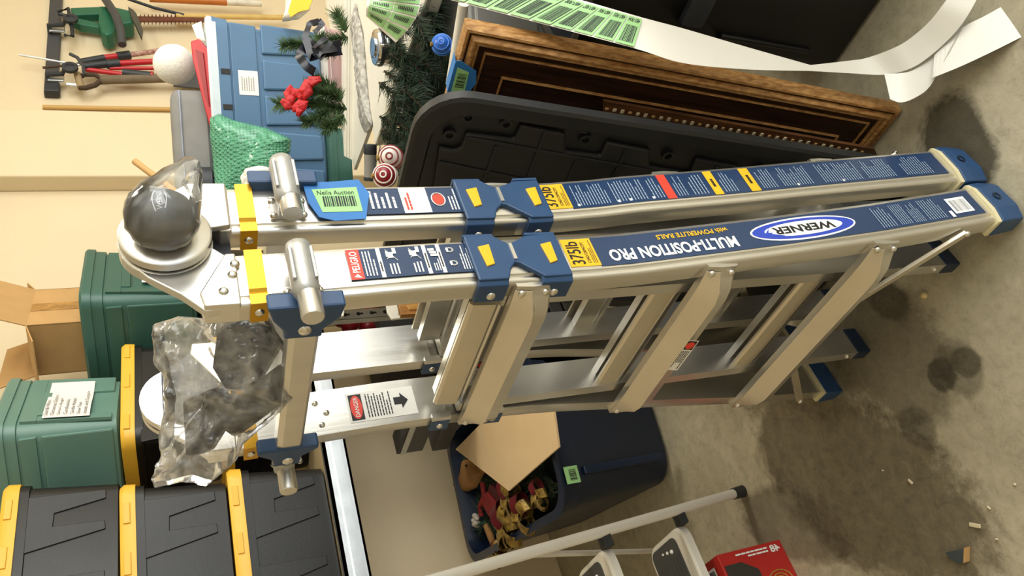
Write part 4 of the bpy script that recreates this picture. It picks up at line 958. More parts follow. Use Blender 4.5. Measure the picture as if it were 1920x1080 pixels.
strip([(1752, 104, 1.43), (1800, 55, 1.405), (1850, 28, 1.375), (1910, -6, 1.345), (2010, -62, 1.30)], [(1748, 146, 1.410), (1800, 125, 1.385), (1860, 97, 1.357), (1930, 62, 1.325), (2030, 12, 1.282)])
# the labels
codes = ['487-904', '487-905', '487-906', '487-907', '487-908', '487-909', '487-910', '487-911', '487-912']
def edge(E, t):
    k = t * (len(E) - 1); i = min(int(k), len(E) - 2); f = k - i; return tuple(a + (b - a) * f for a, b in zip(E[i], E[i + 1]))
Tl = [(905, -52, 1.346), (1090, 0, 1.326), (1205, 33, 1.326)]; Bl = [(830, -4, 1.326), (1010, 43, 1.306), (1188, 90, 1.301)]
for k in range(9):
    u1 = 1.0 - k * .1125; u0 = u1 - .104
    c00, c10 = edge(Tl, u0), edge(Tl, u1); c01, c11 = edge(Bl, u0), edge(Bl, u1)
    def lfn(x, y, e=.0, c00=c00, c10=c10, c01=c01, c11=c11):    # x across the ribbon (0 at top edge), y along
        y_ = y; x_ = .05 + x * .90
        p = tuple((a * (1 - y_) + b * y_) * (1 - x_) + (c * (1 - y_) + d * y_) * x_ for a, b, c, d in zip(c00, c10, c01, c11)); return PD(p[0], p[1], p[2] - e)
    mb = MB(); quad(mb, lfn, 0, 0, 1, 1); g_ = mb.build('green_label', M_gtag, rib)
    mb = MB(); put_text(mb, codes[k], lambda x, y: lfn(.04 + y, .92 - x * .80 if False else .10 + .8 * (1 - x) , .0008) , 1.0, .13, .01)
    rnd = random.Random(k); y_ = .14
    while y_ < .84:
        w_ = rnd.choice((.02, .035, .055)); quad(mb, lambda a, b: lfn(a, b, .0008), .30, y_, .90, y_ + w_); y_ += w_ + rnd.choice((.025, .04))
    mb.build('label_code', M_ink, g_)
# loose sheet of the same labels curling on the table
shp = [(700, -8), (785, -8), (766, 40), (738, 79), (693, 36), (680, 22)]
def sheet(u, v, e=0.0):
    a = (690 + 100 * u, -12); b = (686 + 56 * u, 30 + 50 * u); x = a[0] * (1 - v) + b[0] * v; y = a[1] * (1 - v) + b[1] * v; x += 14 * math.sin(v * 3.14) * u
    return PD(x, y, 1.72 - .03 * math.sin(v * 3.14) - e)
mb = MB(); rings = [[sheet(i / 10, j / 6) for i in range(11)] for j in range(7)]; mb.loft(rings, False, False); s_o = mb.build('label_sheet', M_back, rib, smooth=60)
for i in range(2):
    for j in range(4):
        u0, u1, v0, v1 = .04 + i * .48, .46 + i * .48 + .04, .02 + j * .245, .22 + j * .245
        mb = MB()
        for a in range(3): quad(mb, lambda x, y: sheet(x, y, .0012), u0 + (u1 - u0) * a / 3, v0, u0 + (u1 - u0) * (a + 1) / 3, v1)
        g_ = mb.build('green_label', M_gtag, rib)
        mb = MB(); y_ = u0 + .08
        while y_ < u1 - .08: quad(mb, lambda x, y: sheet(x, y, .0022), y_, v0 + .04, y_ + .018, v1 - .07); y_ += .034
        mb.build('label_code', M_ink, g_)

# ------------------------------------------------------------------ white table and what stands on and under it
M_wpl = mat('white_plastic', '#e9e5d8', .4, var=.03)
TZ = .72
a0_, a1_ = PZ(812, -6, TZ), PZ(713, 273, TZ)
tab = thing('folding_table', 'white plastic table with thick rim, loaded with Christmas things', 'table', (2.1, 1.5, 0))
dT = (a1_ - a0_).normalized(); nT = Vector((dT.y, -dT.x, 0)); nT = nT if nT.x > 0 else -nT
a0x = a0_ - dT * .22
MB().prism([a0x, a1_, a1_ + nT * .10 + dT * .02, a1_ + nT * .12 + dT * .34, a1_ + nT * 1.25 + dT * .34, a0x + nT * 1.25], (0, 0, .012)).build('table_top', M_wpl, tab)
MB().prism([a0x + Vector((0, 0, -.030)), a1_ + Vector((0, 0, -.030)), a1_ + nT * .026 + Vector((0, 0, -.030)), a0x + nT * .026 + Vector((0, 0, -.030))], (0, 0, .048)).build('table_rim', M_wpl, tab, bevel=.006)
for (f_, g) in ((.30, .10), (.75, .10), (.12, 1.12), (.75, 1.12)):
    c = a0x.lerp(a1_, f_) + nT * g; MB().tube([(c.x, c.y, 0), (c.x, c.y, TZ)], .016, 10).build('leg', M_wpl, tab, smooth=50)
l0, l1 = PD(869, 8, 1.78), PD(845, 158, 1.92)
MB().tube([l0, l1], .0125, 10).build('leg_brace', M_wpl, tab, smooth=50)
ledge = TZ + .012
# flat boards with peeling grey edge
bk0, bk1 = PZ(700, -8, ledge), PZ(712, 345, ledge)
far0, far1 = PZ(654, -8, ledge + .03), PZ(651, 350, ledge + .03)
brd = thing('board_stack', 'stack of white boards with a creased grey wrapping along the edge', 'boards', (far0 + far1) / 2 - Vector((0, 0, .03)))
f0_, f1_ = PZ(662, -8, ledge), PZ(660, 350, ledge)
dB_ = (f1_ - f0_).normalized(); nB_ = Vector((-dB_.y, dB_.x, 0)); nB_ = nB_ if nB_.x > 0 else -nB_
for k in range(3): MB().prism([f0_ + Vector((0, 0, .0105 * k)), f1_ + Vector((0, 0, .0105 * k)), f1_ + nB_ * .045 + Vector((0, 0, .0105 * k)), f0_ + nB_ * .045 + Vector((0, 0, .0105 * k))], (0, 0, .0095)).build('board', M_wpl, brd)
wrp = [PZ(x, y, ledge) for x, y in ((668, 4), (682, 60), (692, 180), (700, 235), (692, 250), (684, 246), (674, 120), (664, 30))]
M_wrap = mat('creased_grey_wrap', '#b9b6ae', .5, var=.3, scale=60, stretch=(1, 1, 1), bump=.6, bscale=50)
tag(pillow(MB(), wrp, (0, 0, 1), .02, .006, 22, 5, 40, .0).build('plastic_wrap', M_wrap, smooth=30), 'creased grey plastic wrap lying along the table beside the boards', 'wrap')
# chrome canister
cc = PZ(748, 112, ledge)
can = thing('chrome_canister', 'shiny chrome canister standing under the green label sheet', 'canister', cc)
M_chrome = mat('chrome', '#d8d8d8', .12, 1.0, var=.03)
MB().lathe(cc + nT * .04, (0, 0, 1), [(.050, 0), (.052, .004), (.052, .062), (.049, .066), (.03, .068), (.03, .072), (.002, .073)], 28).build('canister_body', M_chrome, can, smooth=40)
MB().lathe(cc + nT * .04 + Vector((0, 0, .045)), (0, 0, 1), [(.0522, 0), (.0532, .002), (.0532, .010), (.0522, .012)], 28).build('canister_band', M_char, can, smooth=40)
MB().tube([cc + nT * .04 + Vector((-.04, -.034, .02)), cc + nT * .04 + Vector((-.06, -.05, .03)), cc + nT * .04 + Vector((-.06, -.05, .055)), cc + nT * .04 + Vector((-.04, -.034, .06))], .004, 6).build('canister_clip', M_rivet, can)
# grey tape roll at the corner
rc = PZ(712, 306, ledge)
rol = thing('tape_roll', 'grey and black cloth roll at the table corner', 'roll', rc)
ra, rb2 = PZ(706, 272, ledge), PZ(706, 338, ledge); ax = (rb2 - ra)
MB().lathe(ra + Vector((0, 0, .021)), ax, [(.016, 0), (.020, .003), (.020, ax.length - .003), (.016, ax.length)], 16).build('roll_cloth', mat('grey_cloth', '#8f8d87', .8, var=.1, bump=.2), rol, smooth=40)
MB().lathe(ra + Vector((0, 0, .021)), ax, [(.0205, ax.length * -.02), (.0215, 0), (.0215, ax.length * .24), (.0205, ax.length * .26)], 16).build('dark_band', M_char, rol, smooth=40)
MB().lathe(ra + Vector((0, 0, .021)), ax, [(.0205, ax.length * .9), (.0215, ax.length * .91), (.0215, ax.length), (.0205, ax.length * 1.01)], 16).build('dark_band', M_char, rol, smooth=40)

# blue tote on a dark green tote
M_bt = mat('slate_blue_tote', '#4f7396', .42, var=.06, scale=4)
thT = math.radians(-37); rT = Vector((math.cos(thT), math.sin(thT), 0)); fT = Vector((math.sin(thT), -math.cos(thT), 0))
ZB = 2.68; KB = 1.1
fc = PD(500, 190, ZB); wT, dT_, hT = .64, .42, .365
zt_ = PD(404, 190, ZB).z - hT
ct = Vector((fc.x, fc.y, 0)) - fT * dT_ / 2 - rT * .03
BT = Tote('storage_tote', 'slate blue tote with paper label and black latch slots on the white table', (ct.x, ct.y, zt_), thT, wT, dT_, hT, M_bt, mat('clear_tote_lid', '#c6d3dc', .25, var=.05), .16, .022, lip=.006)
for u in (-.25, -.125, 0, .125, .25): BT.emboss('f', [(u - .044, .012), (u + .044, .012), (u + .053, .207), (u - .053, .207)], .009, 'face_bulge', M_bt, bevel=.008)
BT.emboss('f', [(-.295, .222), (.295, .222), (.30, .310), (-.30, .310)], .006, 'label_band', M_bt, bevel=.004)
def btp(x, y, e): 
    n = fT; return PP(x, y, BT_o, n)
lc = (.095, .245)
pl2 = BT.emboss('f', [(lc[0] - .045, lc[1] - .02), (lc[0] + .04, lc[1] - .02), (lc[0] + .04, lc[1] + .045), (lc[0] - .045, lc[1] + .045)], .0075, 'paper_label', M_paper, bevel=0, o0=.002)
mb = MB(); fine_print(mb, lambda x, y: BT.fp('f', lc[0] + x, lc[1] + y, .0082), -.03, -.008, .02, .038, 6, 4, .4); mb.build('label_print', mat('faint_print', '#aaa8a4', .7), pl2, world=False)
for u in (.127, .005): BT.emboss('f', [(u - .009, .315), (u + .009, .315), (u + .009, .346), (u - .009, .346)], .0085, 'latch_slot', M_black, bevel=0)
gz = zt_ - ledge - .03
GT = Tote('storage_tote', 'dark green tote under the slate blue tote on the white table', (ct.x - rT.x * .20 - fT.x * .03, ct.y - rT.y * .20 - fT.y * .03, ledge), thT, .34, .36, gz, M_grn2, M_grn2, .06, .028, lip=.004)
MV = Tote('storage_tote', 'dusty pink tote behind the pine sprigs', (ct.x + rT.x * .17 - fT.x * .03, ct.y + rT.y * .17 - fT.y * .03, ledge), thT, .34, .36, gz, mat('dusty_pink_plastic', '#b08f8e', .5, var=.05), mat('white_tote_lid', '#d9d4cd', .5), .05, .028, lip=.004)
tT = zt_ + hT + .02
# things lying on the blue tote
gb = thing('suitcase', 'grey soft suitcase lying on the blue tote with zip along its edge', 'suitcase', (ct.x - rT.x * .12, ct.y - rT.y * .12, tT), thT)
M_gfab = mat('grey_fabric', '#83827f', .8, var=.08, bump=.15, bscale=150)
MB().loft([rring(-.02, .02, z, .23 - g, .17 - g, .07, 5) for z, g in ((0, .015), (.012, 0), (.105, 0), (.12, .012), (.125, .03))]).build('suitcase_body', M_gfab, gb, world=False, smooth=40)
MB().tube([p for p in rring(-.02, .02, .095, .232, .172, .07, 5)][10:22], .0025, 6).build('zip', mat('zip_grey', '#9aa0b4', .5), gb, world=False)
MB().loft([rring(-.16, .0, z, .09 - g, .21 - g, .06, 5) for z, g in ((.0, .02), (.01, .0), (.06, 0), (.066, .006))]).build('suitcase_dark_side', M_char, gb, world=False, smooth=40)  # charcoal block along the lower left side of the suitcase
rd = thing('red_tray', 'red plastic tray tilted on the blue tote beside the foam ball', 'tray', (ct.x + rT.x * .1, ct.y + rT.y * .1, tT))
tr0 = [(357, 77), (372, 72), (392, 95), (402, 245), (396, 250), (380, 190), (360, 110)]
trp = [PD(x, y, 2.62) for x, y in tr0]
MB().prism(trp, cf * .03).build('tray_rim', mat('red_plastic', '#b3202a', .4, var=.05), rd, bevel=.004)
MB().prism([PD(x, y, 2.615) for x, y in ((366, 92), (380, 98), (392, 200), (384, 180))], cf * .004).build('tray_panel', mat('dark_red_plastic', '#8e1820', .45, var=.05), rd)
cb = PD(327, 121, 2.68); rbll = .069
tag(MB().ball(cb, rbll, 28, 18, (1, 1, 1)).build('foam_ball', mat('white_foam', '#e4e0d8', .9, var=.05, scale=90, bump=.4, bscale=120), smooth=60), 'large white foam ball resting on the red tray', 'ball')
tag(pillow(MB(), [PD(x, y, 2.70) for x, y in ((360, 48), (378, 40), (386, 78), (370, 72))], -cf, .012, .004, 12, 3, 30).build('clear_wrap', film('clear_film', '#e8ecec', .55, .1), smooth=40), 'scrap of clear plastic beside the foam ball on the blue tote', 'plastic')
# green bubble wrap hanging over the blue tote
def bubble():
    m = mat('green_bubble_wrap', '#5aa682', .2, var=.1, scale=12, coat=.4); nt = m.node_tree; N = nt.nodes; L = nt.links; b = N['Principled BSDF']
    tc = N.new('ShaderNodeTexCoord'); v = N.new('ShaderNodeTexVoronoi'); v.inputs['Scale'].default_value = 95; v.inputs['Randomness'].default_value = .15; L.new(tc.outputs['Object'], v.inputs['Vector'])
    r = N.new('ShaderNodeMapRange'); r.inputs['From Max'].default_value = .55; r.inputs['To Min'].default_value = 1; r.inputs['To Max'].default_value = 0; L.new(v.outputs['Distance'], r.inputs['Value'])
    bp = N.new('ShaderNodeBump'); bp.inputs['Strength'].default_value = .9; bp.inputs['Distance'].default_value = .006; L.new(r.outputs[0], bp.inputs['Height']); L.new(bp.outputs[0], b.inputs['Normal'])
    b.inputs['Alpha'].default_value = .88; return m
bwp = [PD(x, y, 2.60) for x, y in ((396, 222), (412, 214), (440, 226), (500, 240), (548, 262), (546, 285), (520, 320), (505, 365), (470, 420), (415, 420), (404, 340), (398, 280))]
tag(pillow(MB(), bwp, -cf, .05, .010, 30, 4, 9, .6).build('bubble_wrap', bubble(), smooth=50), 'sheet of green bubble wrap bunched against the blue tote', 'bubble wrap')
tag(pillow(MB(), [PD(x, y, 1.10) for x, y in ((462, 352), (458, 335), (472, 318), (495, 313), (514, 316), (506, 340), (490, 356))], -cf, .02, .010, 16, 8, 40).build('crumpled_plastic', film('crumpled_film', '#e9e9e4', .35, .08), smooth=20), 'crumpled clear plastic behind the far grip handle', 'plastic')
# sprigs, flower, ribbon
def pd(x, y, z): return PD(x, y, z)
sprig('pine_sprig', 'artificial pine sprig with red flower standing at the boards', [[pd(650, 205, 2.12), pd(610, 200, 2.1), pd(570, 190, 2.1), pd(520, 195, 2.1)], [pd(620, 205, 2.1), pd(590, 225, 2.08), pd(570, 228, 2.08)], [pd(640, 190, 2.12), pd(620, 165, 2.12), pd(590, 150, 2.12)], [pd(645, 215, 2.1), pd(625, 235, 2.1), pd(610, 240, 2.08)], [pd(630, 180, 2.1), pd(600, 175, 2.08), pd(575, 165, 2.08)]], mat('sprig_green', '#5d7a4a', .7, var=.3, scale=40, col2='#33492c'), .036, 5200, seed=3, rad=.0010)
sprig('pine_sprig', 'artificial pine sprig tied with black ribbon above the red flower', [[pd(652, 70, 2.2), pd(620, 75, 2.18), pd(590, 80, 2.18), pd(530, 85, 2.18)], [pd(648, 60, 2.2), pd(636, 35, 2.2), pd(630, 25, 2.2)], [pd(640, 90, 2.18), pd(610, 95, 2.16), pd(600, 70, 2.16)]], MATS['sprig_green'], .036, 4200, seed=4, rad=.0010)
M_flower = mat('red_petals', '#c3171f', .6, var=.15)
flw = thing('poinsettia', 'bright red fabric poinsettia on the pine sprig', 'flower', pd(550, 190, 2.05))
for k, (x, y, r_) in enumerate(((545, 182, 13), (560, 200, 12), (537, 195, 10), (575, 165, 14), (590, 152, 11), (560, 178, 9), (562, 210, 8))):
    c = pd(x, y, 2.05); rr_ = r_ * 1.3 * 2.05 / 1440
    a_ = k * 1.1; ux = cu * math.cos(a_) + cv * math.sin(a_); uy = -cu * math.sin(a_) + cv * math.cos(a_)
    pillow(MB(), [c + ux * rr_ * 1.4, c + ux * rr_ * .5 + uy * rr_ * .8, c - ux * rr_ * .9 + uy * rr_ * .35, c - ux * rr_ * .9 - uy * rr_ * .35, c + ux * rr_ * .5 - uy * rr_ * .8], -cf, .008, .003, 10, k, 60).build('petal', M_flower, flw, smooth=60)
M_navyr = mat('navy_satin', '#0d1022', .35, var=.2)
bwn = thing('satin_ribbon', 'dark navy satin ribbon looped round the upper pine sprig', 'ribbon', pd(590, 90, 2.1))
def satin(pts, w, name='ribbon_loop'):
    rings = []; P_ = [pd(*p) for p in pts]; P2 = []
    for i in range(len(P_) - 1):
        for k in range(4): P2.append(P_[i].lerp(P_[i + 1], k / 4))
    P2.append(P_[-1])
    for i, p in enumerate(P2):
        t = (P2[min(i + 1, len(P2) - 1)] - P2[max(i - 1, 0)]).normalized(); s = t.cross(cf).normalized(); s = (s + cf * .5 * math.sin(i * .9)).normalized() * w
        n_ = s.cross(t).normalized() * .001; rings.append([p - s + n_, p + s + n_, p + s - n_, p - s - n_])
    MB().loft(rings).build(name, M_navyr, bwn, smooth=60)
satin([(600, 40, 2.1), (580, 45, 2.08), (572, 70, 2.06), (590, 85, 2.06), (610, 88, 2.1), (640, 80, 2.1)], .009)
satin([(640, 95, 2.1), (600, 100, 2.07), (570, 90, 2.06), (560, 105, 2.05), (575, 125, 2.05), (590, 135, 2.06)], .012)
satin([(572, 70, 2.06), (585, 110, 2.04), (600, 98, 2.05), (630, 90, 2.09)], .010); satin([(590, 60, 2.06), (605, 45, 2.08), (598, 38, 2.08)], .007)
satin([(620, 78, 2.08), (600, 110, 2.05), (588, 90, 2.04), (612, 70, 2.07)], .007)
# yellow bag
yb_ = [PD(x, y, 2.7) for x, y in ((535, -10), (590, -10), (582, 20), (560, 38), (530, 42), (536, 20))]
yt = thing('shopping_bag', 'white and yellow printed plastic bag behind the blue tote', 'bag', PD(560, 10, 2.75))
pillow(MB(), yb_, -cf, .03, .006, 16, 6, 20).build('bag_body', mat('white_bag', '#efeadb', .4), yt, smooth=50)
MB().prism([PD(x, y, 2.655) for x, y in ((548, -6), (588, -6), (578, 18), (560, 22), (545, 32), (540, 22))], cf * .004).build('yellow_print', M_yel, yt)
# garlands below the table
gp_ = []
rnd = random.Random(21)
for k in range(60):
    x = rnd.uniform(735, 860); y = rnd.uniform(-10, 330)
    if y > 200 and x > 790: x = rnd.uniform(730, 790)
    z = rnd.uniform(1.98, 2.25)
    gp_.append([PD(x - 25, y - 20, z), PD(x, y, z - .02), PD(x + rnd.uniform(5, 30), y + rnd.uniform(25, 60), z - .03)])
sprig('pine_garland', 'dark green pine garland heaped under the white table', gp_, M_pined, .055, 1300, seed=12, rad=.0009)
dk = PD(800, 150, 2.32)
gap_filler = thing('storage_bin', 'dark filler bin added under the white table to darken the gap behind the garland', 'bin', (dk.x + .2, dk.y + .1, 0), thT)
MB().loft([rring(0, 0, z, hx, hy, .05) for z, hx, hy in ((0, .30, .17), (.5, .36, .20), (.52, .37, .21), (.53, .34, .19))]).build('bin_body', mat('dark_gap_filler', '#15221a', .6), gap_filler, world=False, smooth=40)  # added dark filler, hides the bright wall behind the garland
def bauble(label, x, y, zc, r, m, stripes=None, name='bauble', hang=None):
    c = PD(x, y, zc); t = thing(name, label, 'ornament', c)
    MB().ball(c, r, 20, 14, (1, 1, 1)).build('ball', m, t, smooth=60)
    MB().lathe(c + Vector((0, 0, r * .95)), (0, 0, 1), [(r * .22, 0), (r * .22, r * .22)], 10).build('cap', M_goldr, t)
    if stripes:
        for k in range(4):
            a = .25 + k * .5; n_ = (-cf).normalized(); u = n_.orthogonal().normalized(); w = n_.cross(u); R = r * math.sin(a); h = r * math.cos(a)
            MB().tube([c + n_ * h + (u * math.cos(q * .3142) + w * math.sin(q * .3142)) * R for q in range(21)], r * .07, 6).build('stripe', stripes, t, smooth=60)
    if hang: MB().tube([c + Vector((0, 0, r)), hang], .0012, 4).build('thread', M_ink, t)
    return t
bauble('bright blue ribbed ornament hanging in the dark garland', 829, 84, 1.93, .026, mat('bright_blue', '#2460c0', .35), mat('blue_stripe', '#4d8be6', .35))
bauble('white ornament with dark red swirl at the table corner', 733, 296, 1.86, .030, mat('candy_white', '#e9dfd6', .4), mat('candy_red', '#8c2630', .4), hang=a1_)
bauble('deep red ornament with white curls below the swirl ornament', 722, 330, 1.80, .028, mat('bauble_red', '#8e1522', .35), M_white, hang=a1_)
# grey plastic drawer boxes under the table
gx = PD(960, 45, 1.98)
drw = thing('drawer_box', 'grey plastic drawer unit behind the paper ribbon', 'drawer unit', (gx.x, gx.y, 0), thT)
zt2 = PD(868, 50, 1.98).z
MB().mm((-.16, 0, 0), (.30, .30, zt2)).build('drawer_body', mat('grey_drawer_plastic', '#8c8c88', .45, var=.1, scale=3), drw, world=False, bevel=.006)
for k in range(3): MB().mm((-.145, -.012, .03 + k * zt2 / 3), (.285, .002, zt2 / 3 * (k + 1) - .012)).build('drawer_front', MATS['grey_drawer_plastic'], drw, world=False, bevel=.006)

# ------------------------------------------------------------------ glimpsed between the rungs
rv = PY(660, 610, 2.55)
rt_ = thing('storage_bin', 'dark bin with red decorations glimpsed behind the slotted posts', 'bin', (rv.x, rv.y + .1, 0))
MB().loft([rring(rv.x + .05, rv.y + .12, z, .24, .16, .03) for z in (0, .5, .62)]).build('bin_body', mat('dim_grey_bin', '#2c2b2b', .6), rt_, smooth=40)
for k, (x, y) in enumerate(((640, 600), (655, 612), (672, 602), (690, 590), (660, 575), (640, 580), (700, 575), (690, 615))):
    c = PY(x, y, 2.5); c.z = min(c.z, .86)
    t = thing('red_bauble', 'dark red bauble on the bin behind the slotted posts', 'ornament', c, 0, 'red baubles behind the slotted posts')
    MB().ball(c, .032, 14, 10).build('ball', MATS['bauble_red'], t, smooth=60)
pf = [PY(x, y, 1.95) for x, y in ((745, 562), (832, 548), (836, 585), (752, 590))]
wf = thing('picture_frame', 'small golden brown wooden frame seen between ladder rails', 'picture frame', pf[3])
u_ = (pf[1] - pf[0]).normalized()
MB().prism(pf, (0, .02, 0)).build('frame_board', wood('golden_wood', '#7a4f22', '#b98445'), wf, bevel=.002)
MB().prism([PY(x, y, 1.943) for x, y in ((762, 572), (826, 562), (826, 577), (768, 580))], (0, .008, 0)).build('frame_panel', wood('pale_gold_wood', '#a87838', '#d2a25a'), wf, bevel=.002)
tp2 = [PY(x, y, 2.02) for x, y in ((735, 580), (840, 560), (870, 640), (745, 645))]
dk_ = thing('black_crate', 'dark slatted crate seen between the ladder rails', 'crate', (tp2[3] + tp2[2]) / 2)
zc_ = min(p.z for p in pf) + .004; x0_, x1_ = min(p.x for p in tp2), max(p.x for p in tp2)
MB().mm((x0_ - .1, 1.945, 0), (x1_ + .25, 2.16, zc_)).build('crate_body', mat('crate_black', '#1c1c1e', .6), dk_)
for k in range(9): MB().mm((x0_ - .1, 1.931, .04 + k * (zc_ - .06) / 9), (x1_ + .25, 1.945, .04 + (k + .82) * (zc_ - .06) / 9)).build('slat', mat('crate_grey', '#4a4a4b', .6, var=.2), dk_, bevel=.003)
wh = thing('white_bracket', 'white plastic bracket hanging below the near upper rail', 'bracket', PY(660, 560, 1.6))
for pts in (((624, 545), (648, 545), (645, 592), (632, 593), (626, 580)), ((720, 545), (745, 545), (748, 590), (775, 585), (774, 594), (735, 598), (726, 585))):
    MB().prism([PY(x, y, 2.165) for x, y in pts], (0, .012, 0)).build('bracket_tongue', M_wpl, wh, bevel=.003)
MB().prism([PY(x, y, 2.165) for x, y in ((585, 500), (760, 480), (760, 548), (585, 550))], (0, .013, 0)).build('bracket_plate', M_wpl, wh, bevel=.003)

# ------------------------------------------------------------------ tools on the wall
WT = WY - .03
def wy(x, y, d=0.0): return PY(x, y, WT - d)
tr = thing('tool_rail', 'dark grey tool hanging rail screwed to the garage wall', 'rail', wy(100, 100))
ra_, rb_2 = wy(104, -30), wy(98, 176)
MB().box((ra_ + rb_2) / 2 + Vector((0, .012, 0)), ((ra_ - rb_2).length, .035, .062)).build('rail_bar', M_dsteel, tr, bevel=.005)
MB().box(rb_2 + Vector((.03, -.002, 0)), (.07, .045, .068)).build('rail_end_cap', M_char, tr, bevel=.005)
for (x, y) in ((112, 55), (110, 147)):
    c = wy(x, y, .03)
    MB().tube([c + Vector((0, .03, .05)), c + Vector((0, -.02, .05)), c + Vector((0, -.03, -.02)), c + Vector((0, -.07, -.04)), c + Vector((0, -.07, -.09))], .013, 8).build('hook', M_char, tr, smooth=50)
    MB().lathe(c + Vector((0, -.06, -.06)), (0, -1, 0), [(.035, 0), (.038, .006), (.038, .02), (.02, .024), (.012, .012)], 16).build('hook_roller', M_char, tr, smooth=40)
    MB().box(c + Vector((0, .0, .012)), (.05, .012, .075)).build('hook_plate', M_galv, tr, bevel=.003)
M_tg = mat('hedge_trimmer_green', '#24694f', .4, var=.08)
ht = thing('hedge_trimmer', 'green electric hedge trimmer hanging blade down from the rail', 'hedge trimmer', wy(200, 40))
def sl(pts, th, d=.05): return [wy(x, y, d) for x, y in pts], Vector((0, th, 0))
def wprism(pts, th, m, name, par, d=.05, bevel=.006): p, v = sl(pts, th, d); return MB().prism(p, v).build(name, m, par, bevel=bevel)
wprism([(132, 14), (190, 12), (190, 26), (135, 28)], .05, M_tg, 'rear_handle', ht)
wprism([(130, 30), (185, 42), (188, 52), (150, 46), (126, 34)], .05, M_tg, 'rear_handle_lower', ht)
wprism([(185, 10), (215, 12), (250, 20), (250, 42), (220, 46), (212, 62), (200, 66), (190, 60), (184, 42)], .10, M_tg, 'motor_housing', ht, .09, .012)
MB().tube([wy(196, -4, .12), wy(215, 25, .15), wy(226, 55, .16), wy(229, 84, .14)], .022, 10).build('front_handle', M_dsteel, ht, smooth=50)
wprism([(240, 12), (246, 30), (258, 55), (266, 72), (268, 55), (256, 25), (250, 18)], .02, mat('tinted_guard', '#4d4b42', .35), 'hand_guard', ht, .13, .002)
wprism([(255, 30), (390, 33), (390, 40), (255, 40)], .008, mat('rust_blade', '#7b4a3a', .5, .4, var=.2), 'blade', ht, .045, .001)
for k in range(18):
    x = 262 + k * 7.2
    wprism([(x, 31), (x + 1.6, 25.5), (x + 3.4, 31)], .008, MATS['rust_blade'], 'blade_tooth', ht, .045, 0); wprism([(x, 39), (x + 1.6, 45), (x + 3.4, 39)], .008, MATS['rust_blade'], 'blade_tooth', ht, .045, 0)
MB().tube([wy(128, 30, .04), wy(110, 26, .05), wy(108, 22, .06), wy(128, 16, .06), wy(134, 45, .08), wy(136, 68, .08), wy(122, 66, .06)], .010, 6).build('cable', M_char, ht, smooth=50)
M_rtool = mat('red_tool_paint', '#c0232b', .4, var=.05)
def shears(label, pts_red, pts_grip, head):
    t = thing('loppers', label, 'loppers', wy(*pts_grip[0]), 0, None)
    MB().tube([wy(*p) for p in pts_red], .016, 8).build('handle_shaft', M_rtool, t, smooth=50)
    MB().tube([wy(*p) for p in pts_grip], .020, 8).build('handle_grip', M_char, t, smooth=50)
    for h in head: MB().tube([wy(*p) for p in h[0]], h[1], 8).build(h[3], h[2], t, smooth=50)
    return t
shears('red loppers with dark grips and worn pale shaft, uppermost under the rail', [(196, 108, .05), (222, 105, .05)], [(152, 117, .05), (196, 109, .05)], [([(220, 106, .05), (244, 103, .05)], .024, M_char, 'sleeve'), ([(243, 103, .05), (300, 95, .05), (312, 90, .05)], .014, mat('worn_paint', '#c9aa9a', .6, var=.3, scale=60, col2='#8a3a36'), 'worn_shaft'), ([(152, 117, .05), (140, 122, .05), (125, 124, .05)], .008, M_galv, 'neck')])
shears('red loppers with two dark grips hanging below the worn pair', [(200, 120, .06), (296, 115, .06)], [(155, 125, .06), (200, 120, .06)], [([(200, 121, .06), (224, 119, .06)], .026, M_char, 'sleeve'), ([(160, 130, .05), (235, 140, .05)], .013, M_rtool, 'second_shaft'), ([(230, 136, .06), (285, 142, .06)], .021, M_char, 'second_grip'), ([(205, 128, .05), (290, 128, .05)], .010, M_rtool, 'inner_shaft'), ([(282, 141, .06), (287, 142, .06)], .022, M_rtool, 'grip_end')])
ck = thing('garden_rake', 'thin rusty hand rake hooked over the wall rail', 'rake', wy(110, 118))
MB().tube([wy(36, 103, .05), wy(80, 110, .05), wy(112, 116, .05), wy(150, 122, .05)], .006, 6).build('tine', M_galv, ck, smooth=50)
MB().tube([wy(80, 127, .05), (wy(110, 124, .05)), wy(155, 120, .05)], .007, 6).build('tine', M_stem, ck, smooth=50)
MB().tube([wy(131, 101, .08), wy(145, 108, .08), wy(155, 122, .08), wy(158, 140, .07)], .009, 6).build('hook_claw', M_dsteel, ck, smooth=50)
sp_ = thing('spade', 'wooden D-handled spade hanging at the end of the rail', 'spade', wy(200, 150))
MB().tube([wy(188, 150, .05), wy(330, 146, .05)], .024, 8).build('shaft', mat('weathered_wood', '#7a6a55', .8, var=.15, bump=.2), sp_, smooth=50)
MB().tube([wy(190, 148, .05), wy(178, 140, .05), wy(158, 140, .05), wy(148, 146, .05)], .012, 8).build('yoke', M_stem, sp_, smooth=50)
MB().tube([wy(190, 151, .05), wy(178, 160, .05), wy(160, 165, .05), wy(148, 164, .05)], .013, 8).build('yoke', M_stem, sp_, smooth=50)
MB().tube([wy(145, 139, .05), wy(152, 165, .05)], .018, 10).build('cross_grip', mat('pale_grip_wood', '#a8926c', .7), sp_, smooth=50)
MB().tube([wy(125, 158, .04), wy(145, 160, .04)], .01, 6).build('hang_loop', M_galv, sp_)
MB().prism([wy(325, 135, .05), wy(420, 125, .05), wy(420, 170, .05), wy(325, 160, .05)], (0, .01, 0)).build('spade_blade', M_dsteel, sp_)
M_tan = mat('tan_wood', '#c9a15e', .6, var=.1, stretch=(1, 1, .1))
tag(MB().tube([PY(80, 201, WY - .015), PY(312, 205, WY - .015), PY(520, 209, WY - .015)], .012, 8).build('wooden_stake', M_tan, smooth=50), 'slim wooden stake standing along the wall column edge', 'stake')
